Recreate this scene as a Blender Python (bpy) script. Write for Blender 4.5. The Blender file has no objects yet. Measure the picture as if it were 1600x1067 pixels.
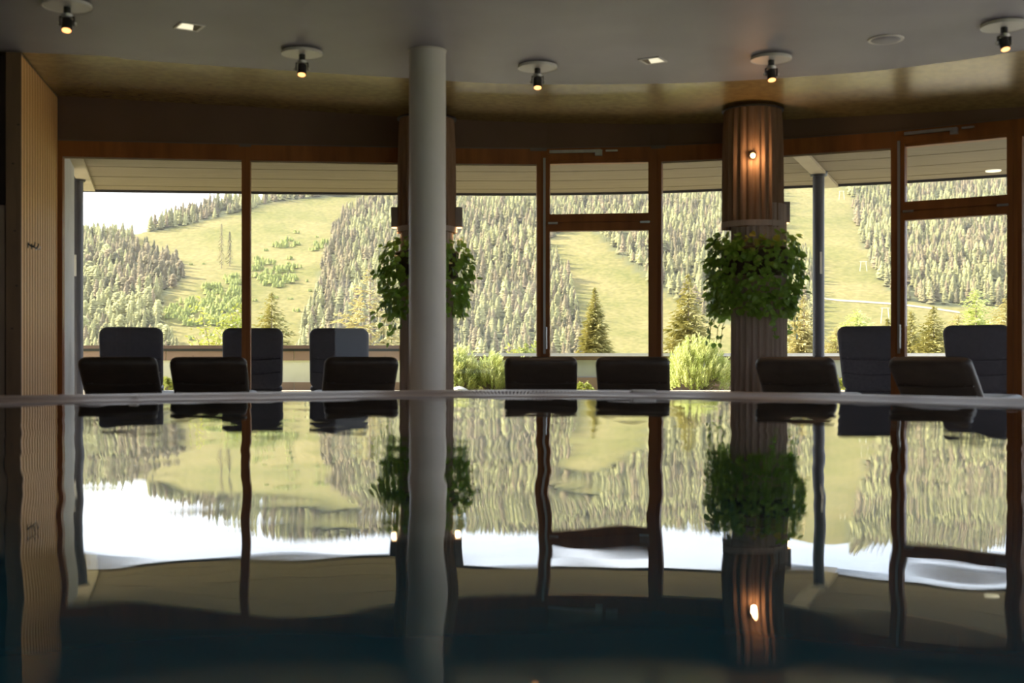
import bpy, bmesh, math, random
import numpy as np
from mathutils import Vector, Matrix

random.seed(7)
rng = np.random.default_rng(7)
scene = bpy.context.scene
C = scene.collection
PI = math.pi

# ------------------------------------------------------------------ camera
F = 1850.0            # focal length in pixels of the 1600 px wide frame
HZ = 557.0            # pixel row of the horizon
CZ = 0.72             # camera height over the deck (water lies at 0.45)
cam_d = bpy.data.cameras.new('camera')
cam = bpy.data.objects.new('camera', cam_d)
C.objects.link(cam)
cam.location = (0, 0, CZ)
cam.rotation_euler = (PI / 2, 0, 0)
cam_d.sensor_width = 36.0
cam_d.lens = F / 1600 * 36.0
cam_d.shift_y = (HZ - 533.5) / 1600
cam_d.clip_start = 0.05
cam_d.clip_end = 6000
cam_d.dof.use_dof = True
cam_d.dof.focus_distance = 26.0
cam_d.dof.aperture_fstop = 1.8
scene.camera = cam

# ------------------------------------------------------------------ sky, sun, exposure
world = bpy.data.worlds.new('sky')
scene.world = world
world.use_nodes = True
wn = world.node_tree.nodes
wl = world.node_tree.links
wn.clear()
w_out = wn.new('ShaderNodeOutputWorld')
w_bg = wn.new('ShaderNodeBackground')
w_tc = wn.new('ShaderNodeTexCoord')
w_mp = wn.new('ShaderNodeMapping')
w_mp.inputs['Scale'].default_value = (1, 1, 3.2)
w_no = wn.new('ShaderNodeTexNoise')
w_no.inputs['Scale'].default_value = 2.6
w_no.inputs['Detail'].default_value = 5
w_cr = wn.new('ShaderNodeValToRGB')
w_cr.color_ramp.elements[0].position = 0.38
w_cr.color_ramp.elements[0].color = (0.70, 0.80, 1.0, 1)
w_cr.color_ramp.elements[1].position = 0.66
w_cr.color_ramp.elements[1].color = (0.97, 0.97, 1.0, 1)
wl.new(w_tc.outputs['Generated'], w_mp.inputs['Vector'])
wl.new(w_mp.outputs['Vector'], w_no.inputs['Vector'])
wl.new(w_no.outputs['Fac'], w_cr.inputs['Fac'])
wl.new(w_cr.outputs['Color'], w_bg.inputs['Color'])
w_bg.inputs['Strength'].default_value = 1.4
wl.new(w_bg.outputs['Background'], w_out.inputs['Surface'])

sun_d = bpy.data.lights.new('sun', 'SUN')
sun_d.energy = 8.5
sun_d.color = (1.0, 0.91, 0.74)
sun_d.angle = math.radians(0.6)
sun = bpy.data.objects.new('sun', sun_d)
C.objects.link(sun)
sun.rotation_euler = Vector((0.78, -0.24, -0.56)).to_track_quat('-Z', 'Y').to_euler()

scene.view_settings.view_transform = 'Standard'
scene.view_settings.look = 'None'
scene.view_settings.exposure = 0.97
scene.view_settings.gamma = 1.0
scene.view_settings.use_curve_mapping = False


# ------------------------------------------------------------------ helpers
def P(x, y, D):
    """world point at depth D seen at photo pixel (x, y)"""
    return Vector(((x - 800) * D / F, D, CZ + (HZ - y) * D / F))


def PX(x, D):
    return ((x - 800) * D / F, D)


MATS = {}


def mat(name, c1, c2=None, scale=8.0, rough=0.6, stretch=(1, 1, 1), detail=4.0, spec=0.5, bump=0.0,
        bump_scale=None, metallic=0.0, coord='Object', lo=0.35, hi=0.65, translucent=0.0, emission=None, estr=0.0):
    if name in MATS:
        return MATS[name]
    m = bpy.data.materials.new(name)
    m.use_nodes = True
    n = m.node_tree.nodes
    l = m.node_tree.links
    b = n['Principled BSDF']
    b.inputs['Roughness'].default_value = rough
    b.inputs['Metallic'].default_value = metallic
    b.inputs['Specular IOR Level'].default_value = spec
    tc = n.new('ShaderNodeTexCoord')
    mp = n.new('ShaderNodeMapping')
    mp.inputs['Scale'].default_value = stretch
    no = n.new('ShaderNodeTexNoise')
    no.inputs['Scale'].default_value = scale
    no.inputs['Detail'].default_value = detail
    cr = n.new('ShaderNodeValToRGB')
    cr.color_ramp.elements[0].position = lo
    cr.color_ramp.elements[1].position = hi
    c2 = c2 or tuple(min(1, v * 1.25) for v in c1)
    cr.color_ramp.elements[0].color = (*c1, 1)
    cr.color_ramp.elements[1].color = (*c2, 1)
    l.new(tc.outputs[coord], mp.inputs['Vector'])
    l.new(mp.outputs['Vector'], no.inputs['Vector'])
    l.new(no.outputs['Fac'], cr.inputs['Fac'])
    l.new(cr.outputs['Color'], b.inputs['Base Color'])
    if bump:
        bn = n.new('ShaderNodeTexNoise')
        bn.inputs['Scale'].default_value = bump_scale or scale * 6
        bn.inputs['Detail'].default_value = 3
        l.new(mp.outputs['Vector'], bn.inputs['Vector'])
        bu = n.new('ShaderNodeBump')
        bu.inputs['Strength'].default_value = bump
        bu.inputs['Distance'].default_value = 0.01
        l.new(bn.outputs['Fac'], bu.inputs['Height'])
        l.new(bu.outputs['Normal'], b.inputs['Normal'])
    if emission:
        b.inputs['Emission Color'].default_value = (*emission, 1)
        b.inputs['Emission Strength'].default_value = estr
    if translucent:
        tr = n.new('ShaderNodeBsdfTranslucent')
        mx = n.new('ShaderNodeMixShader')
        mx.inputs[0].default_value = translucent
        l.new(cr.outputs['Color'], tr.inputs['Color'])
        l.new(b.outputs['BSDF'], mx.inputs[1])
        l.new(tr.outputs['BSDF'], mx.inputs[2])
        l.new(mx.outputs['Shader'], n['Material Output'].inputs['Surface'])
    MATS[name] = m
    return m


def link_mesh(name, me, material, parent=None):
    o = bpy.data.objects.new(name, me)
    C.objects.link(o)
    if material is not None and len(me.materials) == 0:
        me.materials.append(material)
    if parent is not None:
        o.parent = parent
    return o


def raw(name, verts, faces, material, parent=None, smooth=False):
    me = bpy.data.meshes.new(name)
    me.from_pydata([tuple(v) for v in verts], [], faces)
    me.validate()
    if smooth:
        me.polygons.foreach_set('use_smooth', [True] * len(me.polygons))
    me.update()
    return link_mesh(name, me, material, parent)


def tag(o, label=None, cat=None, group=None, kind=None):
    if label:
        o['label'] = label
    if cat:
        o['category'] = cat
    if group:
        o['group'] = group
    if kind:
        o['kind'] = kind
    return o


def empty(name, loc=(0, 0, 0), rz=0.0, label=None, cat=None, group=None, kind=None):
    o = bpy.data.objects.new(name, None)
    C.objects.link(o)
    o.location = loc
    o.rotation_euler = (0, 0, rz)
    o.empty_display_size = 0.1
    return tag(o, label, cat, group, kind)


class MB:
    """collects shapes, then builds one mesh object"""

    def __init__(self):
        self.v = []
        self.f = []

    def add(self, vs, fs):
        k = len(self.v)
        self.v += [Vector(q) for q in vs]
        self.f += [[i + k for i in q] for q in fs]
        return self

    def box(self, a, b, M=None):
        (x0, y0, z0), (x1, y1, z1) = a, b
        vs = [Vector(q) for q in ((x0, y0, z0), (x1, y0, z0), (x1, y1, z0), (x0, y1, z0),
                                  (x0, y0, z1), (x1, y0, z1), (x1, y1, z1), (x0, y1, z1))]
        if M is not None:
            vs = [M @ q for q in vs]
        return self.add(vs, [(0, 3, 2, 1), (4, 5, 6, 7), (0, 1, 5, 4), (1, 2, 6, 5), (2, 3, 7, 6), (3, 0, 4, 7)])

    def tube(self, pts, r, n=8, cap=True):
        pts = [Vector(q) for q in pts]
        rs = r if isinstance(r, (list, tuple)) else [r] * len(pts)
        vs, fs = [], []
        for i, p in enumerate(pts):
            d = (pts[min(i + 1, len(pts) - 1)] - pts[max(i - 1, 0)]).normalized()
            a = d.cross(Vector((0, 0, 1)))
            if a.length < 1e-3:
                a = d.cross(Vector((1, 0, 0)))
            a.normalize()
            b = d.cross(a)
            for k in range(n):
                t = 2 * PI * k / n
                vs.append(p + (a * math.cos(t) + b * math.sin(t)) * rs[i])
        for i in range(len(pts) - 1):
            for k in range(n):
                k2 = (k + 1) % n
                fs.append((i * n + k, i * n + k2, (i + 1) * n + k2, (i + 1) * n + k))
        if cap:
            fs.append(tuple(range(n - 1, -1, -1)))
            fs.append(tuple((len(pts) - 1) * n + k for k in range(n)))
        return self.add(vs, fs)

    def lathe(self, prof, n=32, M=None, closed=False):
        """prof: (r, z) pairs"""
        vs, fs = [], []
        for r, z in prof:
            for k in range(n):
                t = 2 * PI * k / n
                q = Vector((r * math.cos(t), r * math.sin(t), z))
                vs.append(M @ q if M is not None else q)
        for i in range(len(prof) - 1):
            for k in range(n):
                k2 = (k + 1) % n
                fs.append((i * n + k, i * n + k2, (i + 1) * n + k2, (i + 1) * n + k))
        if closed:
            i = len(prof) - 1
            for k in range(n):
                k2 = (k + 1) % n
                fs.append((i * n + k, i * n + k2, k2, k))
        else:
            if prof[0][0] > 1e-5:
                fs.append(tuple(range(n - 1, -1, -1)))
            if prof[-1][0] > 1e-5:
                fs.append(tuple((len(prof) - 1) * n + k for k in range(n)))
        return self.add(vs, fs)

    def slab(self, w, l, t, rad=0.07, edge=0.02, n=5, M=None, belly=0.0):
        """rounded slab, x in -w/2..w/2, y in 0..l, z in 0..t"""
        def outline(ins):
            r = max(rad - ins, 0.005)
            pts = []
            for cx, cy, a0 in ((w / 2 - rad, l - rad, 0), (-w / 2 + rad, l - rad, 90), (-w / 2 + rad, rad, 180), (w / 2 - rad, rad, 270)):
                for k in range(n + 1):
                    a = math.radians(a0 + 90 * k / n)
                    pts.append((cx + r * math.cos(a), cy + r * math.sin(a)))
            return pts
        rings = [(edge * 2.2, -belly), (edge, 0), (edge * 0.3, edge * 0.35), (0, edge), (0, t - edge), (edge * 0.3, t - edge * 0.35), (edge, t), (edge * 2.2, t + belly)]
        vs, fs = [], []
        N = 4 * (n + 1)
        for ins, z in rings:
            for (x, y) in outline(ins):
                q = Vector((x, y, z))
                vs.append(M @ q if M is not None else q)
        for i in range(len(rings) - 1):
            for k in range(N):
                k2 = (k + 1) % N
                fs.append((i * N + k, i * N + k2, (i + 1) * N + k2, (i + 1) * N + k))
        fs.append(tuple(range(N - 1, -1, -1)))
        fs.append(tuple((len(rings) - 1) * N + k for k in range(N)))
        return self.add(vs, fs)

    def build(self, name, material, parent=None, smooth=False, angle=None):
        o = raw(name, self.v, self.f, material, parent, smooth)
        if angle:
            o.data.polygons.foreach_set('use_smooth', [True] * len(o.data.polygons))
            o.data.set_sharp_from_angle(angle=math.radians(angle))
        return o


def copy_tree(o, parent=None):
    c = o.copy()
    C.objects.link(c)
    c.parent = parent
    for ch in list(o.children):
        copy_tree(ch, c)
    return c


def catmull(pts, per=12, closed=False):
    pts = [np.array(p, float) for p in pts]
    n = len(pts)
    out = []
    rngi = range(n) if closed else range(n - 1)
    for i in rngi:
        if closed:
            p0, p1, p2, p3 = pts[i - 1], pts[i], pts[(i + 1) % n], pts[(i + 2) % n]
        else:
            p0, p1, p2, p3 = pts[max(i - 1, 0)], pts[i], pts[i + 1], pts[min(i + 2, n - 1)]
        for k in range(per):
            t = k / per
            out.append(0.5 * ((2 * p1) + (-p0 + p2) * t + (2 * p0 - 5 * p1 + 4 * p2 - p3) * t * t + (-p0 + 3 * p1 - 3 * p2 + p3) * t ** 3))
    if not closed:
        out.append(pts[-1])
    return out


# ------------------------------------------------------------------ materials
M_ceil = mat('ceiling_plaster', (0.275, 0.265, 0.295), (0.32, 0.31, 0.34), 1.2, 0.5, bump=0.15, bump_scale=60)
M_band = mat('band_plaster_meadow_tint', (0.25, 0.18, 0.07), (0.33, 0.24, 0.095), 14, 0.27, bump=0.12, bump_scale=26, spec=0.9)
M_band.node_tree.nodes['Principled BSDF'].inputs['Specular Tint'].default_value = (1.0, 0.86, 0.46, 1)  # yellow base and specular tint stand in for the mirrored meadow glow
M_fascia = mat('fascia_paint', (0.11, 0.065, 0.042), (0.125, 0.075, 0.05), 2, 0.7)
M_wood_frame = mat('window_wood', (0.185, 0.062, 0.015), (0.26, 0.095, 0.024), 7, 0.55, spec=0.3, stretch=(1, 1, 0.12), detail=6)
M_wood_slat = mat('slat_wood', (0.68, 0.36, 0.12), (0.80, 0.47, 0.19), 5, 0.6, stretch=(3, 3, 0.35), detail=6)
M_wood_dark = mat('dark_wood', (0.10, 0.055, 0.025), (0.15, 0.085, 0.04), 6, 0.6, stretch=(2, 2, 0.25), detail=6)
M_dark = mat('dark_paint', (0.03, 0.02, 0.016), (0.038, 0.026, 0.02), 2, 0.8)
M_wall = mat('wall_plaster', (0.50, 0.44, 0.37), (0.54, 0.48, 0.41), 1.5, 0.85)
M_beige = mat('beige_panel', (0.36, 0.27, 0.20), (0.42, 0.32, 0.24), 3, 0.7)
M_column = mat('column_paint', (0.50, 0.48, 0.44), (0.54, 0.52, 0.48), 1.5, 0.45)
M_white = mat('white_metal', (0.62, 0.60, 0.56), (0.66, 0.64, 0.60), 2, 0.4)
M_steel = mat('brushed_steel', (0.42, 0.42, 0.42), (0.5, 0.5, 0.5), 20, 0.32, metallic=0.9, stretch=(1, 1, 0.1))
M_blackm = mat('black_metal', (0.02, 0.02, 0.022), (0.03, 0.03, 0.032), 5, 0.4)
M_grey_post = mat('grey_post', (0.06, 0.06, 0.078), (0.072, 0.072, 0.09), 3, 0.45)
M_leather = mat('dark_leather', (0.022, 0.017, 0.014), (0.032, 0.025, 0.02), 12, 0.5, bump=0.15, bump_scale=120)
M_fabric = mat('slate_fabric', (0.035, 0.035, 0.052), (0.048, 0.048, 0.066), 30, 0.75, bump=0.2, bump_scale=200)
M_curtain = mat('brown_curtain', (0.30, 0.19, 0.12), (0.36, 0.23, 0.15), 9, 0.85, stretch=(3, 3, 0.4), translucent=0.35)
M_curtain_low = mat('dark_curtain', (0.54, 0.44, 0.38), (0.62, 0.51, 0.44), 9, 0.9, stretch=(3, 3, 0.4), translucent=0.4)
M_rim = mat('rim_stone', (0.30, 0.27, 0.27), (0.38, 0.345, 0.345), 9, 0.4, bump=0.1)
M_grate = mat('grate_plastic', (0.36, 0.33, 0.34), (0.44, 0.41, 0.42), 6, 0.45)
M_floor = mat('deck_stone', (0.60, 0.54, 0.48), (0.66, 0.60, 0.54), 4, 0.6)  # deck kept pale so that it bounces light up to the ceiling
M_terrace = mat('terrace_paving', (0.62, 0.56, 0.48), (0.70, 0.64, 0.55), 3, 0.8)
M_soffit = mat('soffit_board', (0.115, 0.082, 0.045), (0.16, 0.12, 0.068), 3, 0.7, stretch=(0.7, 7, 1), detail=8, lo=0.3, hi=0.7)
M_soffit_pale = mat('soffit_beam_board', (0.30, 0.25, 0.17), (0.36, 0.30, 0.20), 3, 0.7)
M_edge = mat('roof_edge_metal', (0.045, 0.042, 0.05), None, 4, 0.5)
M_brown_sheet = mat('brown_sheet', (0.27, 0.165, 0.13), (0.31, 0.19, 0.15), 4, 0.5)
M_brown_cap = mat('brown_cap', (0.13, 0.075, 0.06), (0.16, 0.095, 0.075), 4, 0.5)
M_cream = mat('cream_plaster', (0.72, 0.66, 0.56), (0.78, 0.72, 0.62), 4, 0.9)
M_greyplaster = mat('grey_plaster', (0.36, 0.355, 0.35), (0.41, 0.405, 0.40), 4, 0.9)
M_palecap = mat('pale_cap', (0.58, 0.54, 0.60), (0.64, 0.60, 0.66), 4, 0.5)
M_stone = mat('pale_stone', (0.5, 0.5, 0.52), (0.62, 0.62, 0.63), 9, 0.7)
M_bed = mat('grass_bed', (0.22, 0.26, 0.06), (0.38, 0.40, 0.11), 9, 0.9)
M_leafd = mat('ivy_leaf', (0.17, 0.31, 0.045), (0.32, 0.50, 0.085), 3, 0.35, translucent=0.45)
M_leafy_lit = mat('ivy_leaf_yellow_lit', (0.30, 0.30, 0.03), (0.42, 0.36, 0.05), 3, 0.45, translucent=0.35)  # yellow mimics lamplight on the upper leaves
M_planter = mat('planter_basket', (0.05, 0.035, 0.02), (0.075, 0.05, 0.03), 12, 0.8)
M_bulb = mat('warm_bulb', (0.9, 0.7, 0.45), None, 2, 0.3, emission=(1.0, 0.42, 0.13), estr=1.5)
M_glow = mat('warm_strip', (0.9, 0.7, 0.5), None, 2, 0.3, emission=(1.0, 0.62, 0.32), estr=0.8)
M_reflector = mat('lamp_reflector', (0.9, 0.85, 0.7), None, 2, 0.25, emission=(1.0, 0.92, 0.66), estr=0.42)
M_needle = mat('spruce_needles', (0.19, 0.18, 0.045), (0.42, 0.365, 0.125), 1.3, 0.7, translucent=0.25)
M_needle_p = mat('larch_needles', (0.38, 0.33, 0.13), (0.56, 0.49, 0.23), 1.5, 0.7, translucent=0.3)
M_mugo = mat('mountain_pine_needles', (0.38, 0.44, 0.12), (0.70, 0.70, 0.32), 5, 0.7, translucent=0.3)
M_broad = mat('broad_leaves', (0.26, 0.30, 0.06), (0.52, 0.50, 0.12), 2, 0.6, translucent=0.35)
M_bark = mat('bark', (0.22, 0.17, 0.13), (0.34, 0.28, 0.23), 6, 0.9)
M_shrub = mat('meadow_shrub', (0.20, 0.24, 0.045), (0.38, 0.39, 0.10), 0.35, 0.85, translucent=0.2)
M_track = mat('gravel_track', (0.42, 0.35, 0.23), (0.5, 0.42, 0.29), 0.2, 0.9)
M_pylon = mat('pylon_paint', (0.75, 0.75, 0.72), None, 2, 0.5)


def make_glass():
    m = bpy.data.materials.new('window_glass')
    m.use_nodes = True
    n, l = m.node_tree.nodes, m.node_tree.links
    n.remove(n['Principled BSDF'])
    t = n.new('ShaderNodeBsdfTransparent')
    t.inputs['Color'].default_value = (0.97, 0.985, 0.975, 1)
    g = n.new('ShaderNodeBsdfGlossy')
    g.inputs['Roughness'].default_value = 0.01
    fr = n.new('ShaderNodeFresnel')
    fr.inputs['IOR'].default_value = 1.22
    mx = n.new('ShaderNodeMixShader')
    l.new(fr.outputs[0], mx.inputs[0])
    l.new(t.outputs[0], mx.inputs[1])
    l.new(g.outputs[0], mx.inputs[2])
    l.new(mx.outputs[0], n['Material Output'].inputs['Surface'])
    return m


M_glass = make_glass()


def make_water():
    m = bpy.data.materials.new('pool_water')
    m.use_nodes = True
    n, l = m.node_tree.nodes, m.node_tree.links
    n.remove(n['Principled BSDF'])
    tc = n.new('ShaderNodeTexCoord')
    hs = []
    for sc_, st, w in ((2.0, (1, 0.8, 1), 1.0), (5.0, (1, 0.6, 1), 0.3)):
        mp = n.new('ShaderNodeMapping')
        mp.inputs['Scale'].default_value = st
        no = n.new('ShaderNodeTexNoise')
        no.inputs['Scale'].default_value = sc_
        no.inputs['Detail'].default_value = 1.0
        l.new(tc.outputs['Object'], mp.inputs['Vector'])
        l.new(mp.outputs['Vector'], no.inputs['Vector'])
        mu = n.new('ShaderNodeMath')
        mu.operation = 'MULTIPLY'
        mu.inputs[1].default_value = w
        l.new(no.outputs['Fac'], mu.inputs[0])
        hs.append(mu)
    ad = n.new('ShaderNodeMath')
    l.new(hs[0].outputs[0], ad.inputs[0])
    l.new(hs[1].outputs[0], ad.inputs[1])
    bu = n.new('ShaderNodeBump')
    bu.inputs['Strength'].default_value = 1.0
    bu.inputs['Distance'].default_value = 0.0048
    l.new(ad.outputs[0], bu.inputs['Height'])
    d = n.new('ShaderNodeBsdfDiffuse')
    d.inputs['Color'].default_value = (0.04, 0.17, 0.235, 1)
    g = n.new('ShaderNodeBsdfGlossy')
    g.inputs['Roughness'].default_value = 0.0
    l.new(bu.outputs['Normal'], g.inputs['Normal'])
    fr = n.new('ShaderNodeFresnel')
    fr.inputs['IOR'].default_value = 1.33
    l.new(bu.outputs['Normal'], fr.inputs['Normal'])
    pw = n.new('ShaderNodeValToRGB')          # reflectance against the angle of view, a little stronger than still water
    el = pw.color_ramp.elements
    el[0].position, el[0].color = 0.02, (0.02, 0.02, 0.02, 1)
    el[1].position, el[1].color = 1.0, (1, 1, 1, 1)
    for p_, v_ in ((0.2, 0.24), (0.35, 0.52), (0.5, 0.88), (0.7, 0.98)):
        q_ = el.new(p_)
        q_.color = (v_, v_, v_, 1)
    l.new(fr.outputs[0], pw.inputs[0])
    mx = n.new('ShaderNodeMixShader')
    l.new(pw.outputs[0], mx.inputs[0])
    l.new(d.outputs[0], mx.inputs[1])
    l.new(g.outputs[0], mx.inputs[2])
    l.new(mx.outputs[0], n['Material Output'].inputs['Surface'])
    return m


M_water = make_water()


def make_forest(name, attr):
    """conifer colour, different for each tree (attribute of the joined forest, or the object's own random number)"""
    m = bpy.data.materials.new(name)
    m.use_nodes = True
    n, l = m.node_tree.nodes, m.node_tree.links
    b = n['Principled BSDF']
    b.inputs['Roughness'].default_value = 0.85
    b.inputs['Specular IOR Level'].default_value = 0.15
    cr = n.new('ShaderNodeValToRGB')
    e = cr.color_ramp.elements
    e[0].position, e[0].color = 0.0, (0.15, 0.14, 0.075, 1)
    e[1].position, e[1].color = 1.0, (0.44, 0.42, 0.19, 1)
    for p, c in ((0.3, (0.30, 0.235, 0.14, 1)), (0.5, (0.25, 0.235, 0.11, 1)), (0.75, (0.34, 0.325, 0.15, 1))):
        q = e.new(p)
        q.color = c
    if attr:
        a = n.new('ShaderNodeAttribute')
        a.attribute_name = 'tint'
        l.new(a.outputs['Fac'], cr.inputs['Fac'])
    else:
        a = n.new('ShaderNodeObjectInfo')
        l.new(a.outputs['Random'], cr.inputs['Fac'])
    l.new(cr.outputs['Color'], b.inputs['Base Color'])
    tr = n.new('ShaderNodeBsdfTranslucent')
    l.new(cr.outputs['Color'], tr.inputs['Color'])
    mx = n.new('ShaderNodeMixShader')
    mx.inputs[0].default_value = 0.2
    l.new(b.outputs[0], mx.inputs[1])
    l.new(tr.outputs[0], mx.inputs[2])
    l.new(mx.outputs[0], n['Material Output'].inputs['Surface'])
    return m


M_forest = make_forest('forest_needles', True)
M_forest_one = make_forest('single_forest_needles', False)


def make_hill():
    m = bpy.data.materials.new('alpine_meadow')
    m.use_nodes = True
    n, l = m.node_tree.nodes, m.node_tree.links
    b = n['Principled BSDF']
    b.inputs['Roughness'].default_value = 0.95
    b.inputs['Specular IOR Level'].default_value = 0.05
    tc = n.new('ShaderNodeTexCoord')
    col = []
    for sc_, c1, c2 in ((0.02, (0.188, 0.176, 0.062, 1), (0.262, 0.218, 0.094, 1)), (0.30, (0.70, 0.74, 0.66, 1), (1.06, 1.04, 1.0, 1))):
        no = n.new('ShaderNodeTexNoise')
        no.inputs['Scale'].default_value = sc_
        no.inputs['Detail'].default_value = 7
        cr = n.new('ShaderNodeValToRGB')
        cr.color_ramp.elements[0].position = 0.36
        cr.color_ramp.elements[1].position = 0.64
        cr.color_ramp.elements[0].color = c1
        cr.color_ramp.elements[1].color = c2
        l.new(tc.outputs['Object'], no.inputs['Vector'])
        l.new(no.outputs['Fac'], cr.inputs['Fac'])
        col.append(cr)
    mu = n.new('ShaderNodeMix')
    mu.data_type = 'RGBA'
    mu.blend_type = 'MULTIPLY'
    mu.inputs[0].default_value = 1
    l.new(col[0].outputs[0], mu.inputs[6])
    l.new(col[1].outputs[0], mu.inputs[7])
    a = n.new('ShaderNodeAttribute')
    a.attribute_name = 'forest'
    fx = n.new('ShaderNodeMix')
    fx.data_type = 'RGBA'
    fx.inputs[7].default_value = (0.15, 0.15, 0.075, 1)
    l.new(a.outputs['Fac'], fx.inputs[0])
    l.new(mu.outputs[2], fx.inputs[6])
    l.new(fx.outputs[2], b.inputs['Base Color'])
    return m


M_hill = make_hill()

# ------------------------------------------------------------------ plan curves (x px, depth) -> plan points
CEIL = CZ + 2.5
HEAD = CZ + 2.2                                   # window head and soffit height
WIN_PX = [(92, 12.10), (385, 12.35), (667, 12.55), (845, 12.60), (1028, 12.45), (1180, 12.16), (1400, 11.62), (1593, 11.0)]
WIN = [PX(x, d) for x, d in WIN_PX] + [(5.75, 9.9), (6.55, 8.6), (7.05, 7.2)]
EDGE = catmull([(-9.0, 9.3), PX(35, 9.74), PX(220, 10.0), PX(400, 10.28), PX(640, 10.64), PX(800, 10.86), PX(1000, 10.86),
                PX(1130, 10.76), PX(1250, 10.58), PX(1400, 10.28), PX(1600, 9.66), (5.1, 8.6), (5.7, 7.2)], 6)
ROOF = catmull([(-9.5, 15.2), PX(130, 15.6), PX(400, 15.8), PX(620, 15.92), PX(838, 15.96), PX(1010, 15.78), PX(1130, 15.52),
                PX(1230, 15.3), PX(1390, 14.9), PX(1580, 14.28), (8.3, 12.9), (10.3, 10.3), (11.2, 7.6)], 6)


def resample(pts, n):
    pts = np.array(pts, float)
    seg = np.r_[0, np.cumsum(np.hypot(*(pts[1:] - pts[:-1]).T))]
    s = np.linspace(0, seg[-1], n)
    return np.c_[np.interp(s, seg, pts[:, 0]), np.interp(s, seg, pts[:, 1])]


# fascia top height along the window line (m over the camera), by x position
FT = [(-9, 2.70), (-4.62, 2.66), (-2.66, 2.60), (-1.22, 2.53), (0.34, 2.48), (2.17, 2.41), (2.78, 2.40), (3.77, 2.37), (4.74, 2.31), (7.1, 2.3)]


def fascia_top(x):
    return CZ + np.interp(x, [a for a, _ in FT], [b for _, b in FT])


# ------------------------------------------------------------------ room shell
floor_o = MB().box((-9, -6.2, -0.2), (7.6, 12.9, 0.0)).build('floor', M_floor)
tag(floor_o, 'stone pool deck around the pool, made pale to bounce light', kind='structure')

# main ceiling with a curved front edge
mb = MB()
e_pts = [tuple(p) for p in EDGE]
poly = e_pts + [(7.7, 7.2), (7.7, -6.4), (-9.0, -6.4)]
n_ = len(poly)
mb.add([(x, y, CEIL) for x, y in poly] + [(x, y, CEIL + 0.35) for x, y in poly],
       [tuple(range(n_)), tuple(range(2 * n_ - 1, n_ - 1, -1))] + [(i, (i + 1) % n_, n_ + (i + 1) % n_, n_ + i) for i in range(n_)])
ceiling = mb.build('ceiling', M_ceil)
tag(ceiling, 'grey plaster ceiling with a curved front edge', kind='structure')
# brown glossy band between the ceiling edge and the window fascia
WL = [(-9.0, 12.1)] + WIN
nb = 90
a_ = resample([p for p in e_pts], nb)
b_ = resample(WL, nb)
# pair by x on the long part so that the ruled lines run across the band
ax = np.interp(np.linspace(-9, 5.2, nb), a_[:, 0], a_[:, 0])
a_x = np.linspace(-9, 5.65, nb)
a_ = np.c_[a_x, np.interp(a_x, np.array(e_pts)[:, 0], np.array(e_pts)[:, 1]) - 0.03]
b_x = np.linspace(-9, 7.04, nb)
b_ = np.c_[b_x, np.interp(b_x, np.array(WL)[:, 0], np.array(WL)[:, 1])]
vs = []
for i in range(nb):
    zt = fascia_top(b_[i, 0])
    for k in range(7):
        t = k / 6
        p = a_[i] * (1 - t) + b_[i] * t
        vs.append((p[0], p[1], (CEIL + 0.004) * (1 - t) + zt * t))
fs = [(i * 7 + k, i * 7 + k + 1, (i + 1) * 7 + k + 1, (i + 1) * 7 + k) for i in range(nb - 1) for k in range(6)]
band = raw('perimeter_band', vs, fs, M_band, ceiling, smooth=True)
band['label'] = 'brown sheen ceiling band above the windows'
# fascia over the window heads
vs, fs = [], []
for i in range(nb):
    p = b_[i]
    zt = fascia_top(p[0]) + 0.05
    vs += [(p[0], p[1] - 0.03, HEAD), (p[0], p[1] - 0.03, zt), (p[0], p[1] + 0.12, zt), (p[0], p[1] + 0.12, HEAD)]
for i in range(nb - 1):
    for k in range(4):
        k2 = (k + 1) % 4
        fs.append((i * 4 + k, i * 4 + k2, (i + 1) * 4 + k2, (i + 1) * 4 + k))
fascia = raw('trim_1', vs, fs, M_fascia)
tag(fascia, 'dark brown fascia above the window heads', kind='structure')
vs = [Vector(v) for v in vs]
mb = MB()
for i in range(8, nb - 1):
    pa, pb = b_[i], b_[i + 1]
    mb.add([(pa[0], pa[1] - 0.05, HEAD - 0.022), (pb[0], pb[1] - 0.05, HEAD - 0.022), (pb[0], pb[1] - 0.05, HEAD + 0.012), (pa[0], pa[1] - 0.05, HEAD + 0.012),
            (pa[0], pa[1], HEAD - 0.022), (pb[0], pb[1], HEAD - 0.022), (pb[0], pb[1], HEAD + 0.012), (pa[0], pa[1], HEAD + 0.012)],
           [(0, 1, 2, 3), (3, 2, 6, 7), (0, 4, 5, 1)])
mb.build('curtain_track', mat('track_grey', (0.10, 0.075, 0.065), None, 3, 0.4), fascia)

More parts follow.
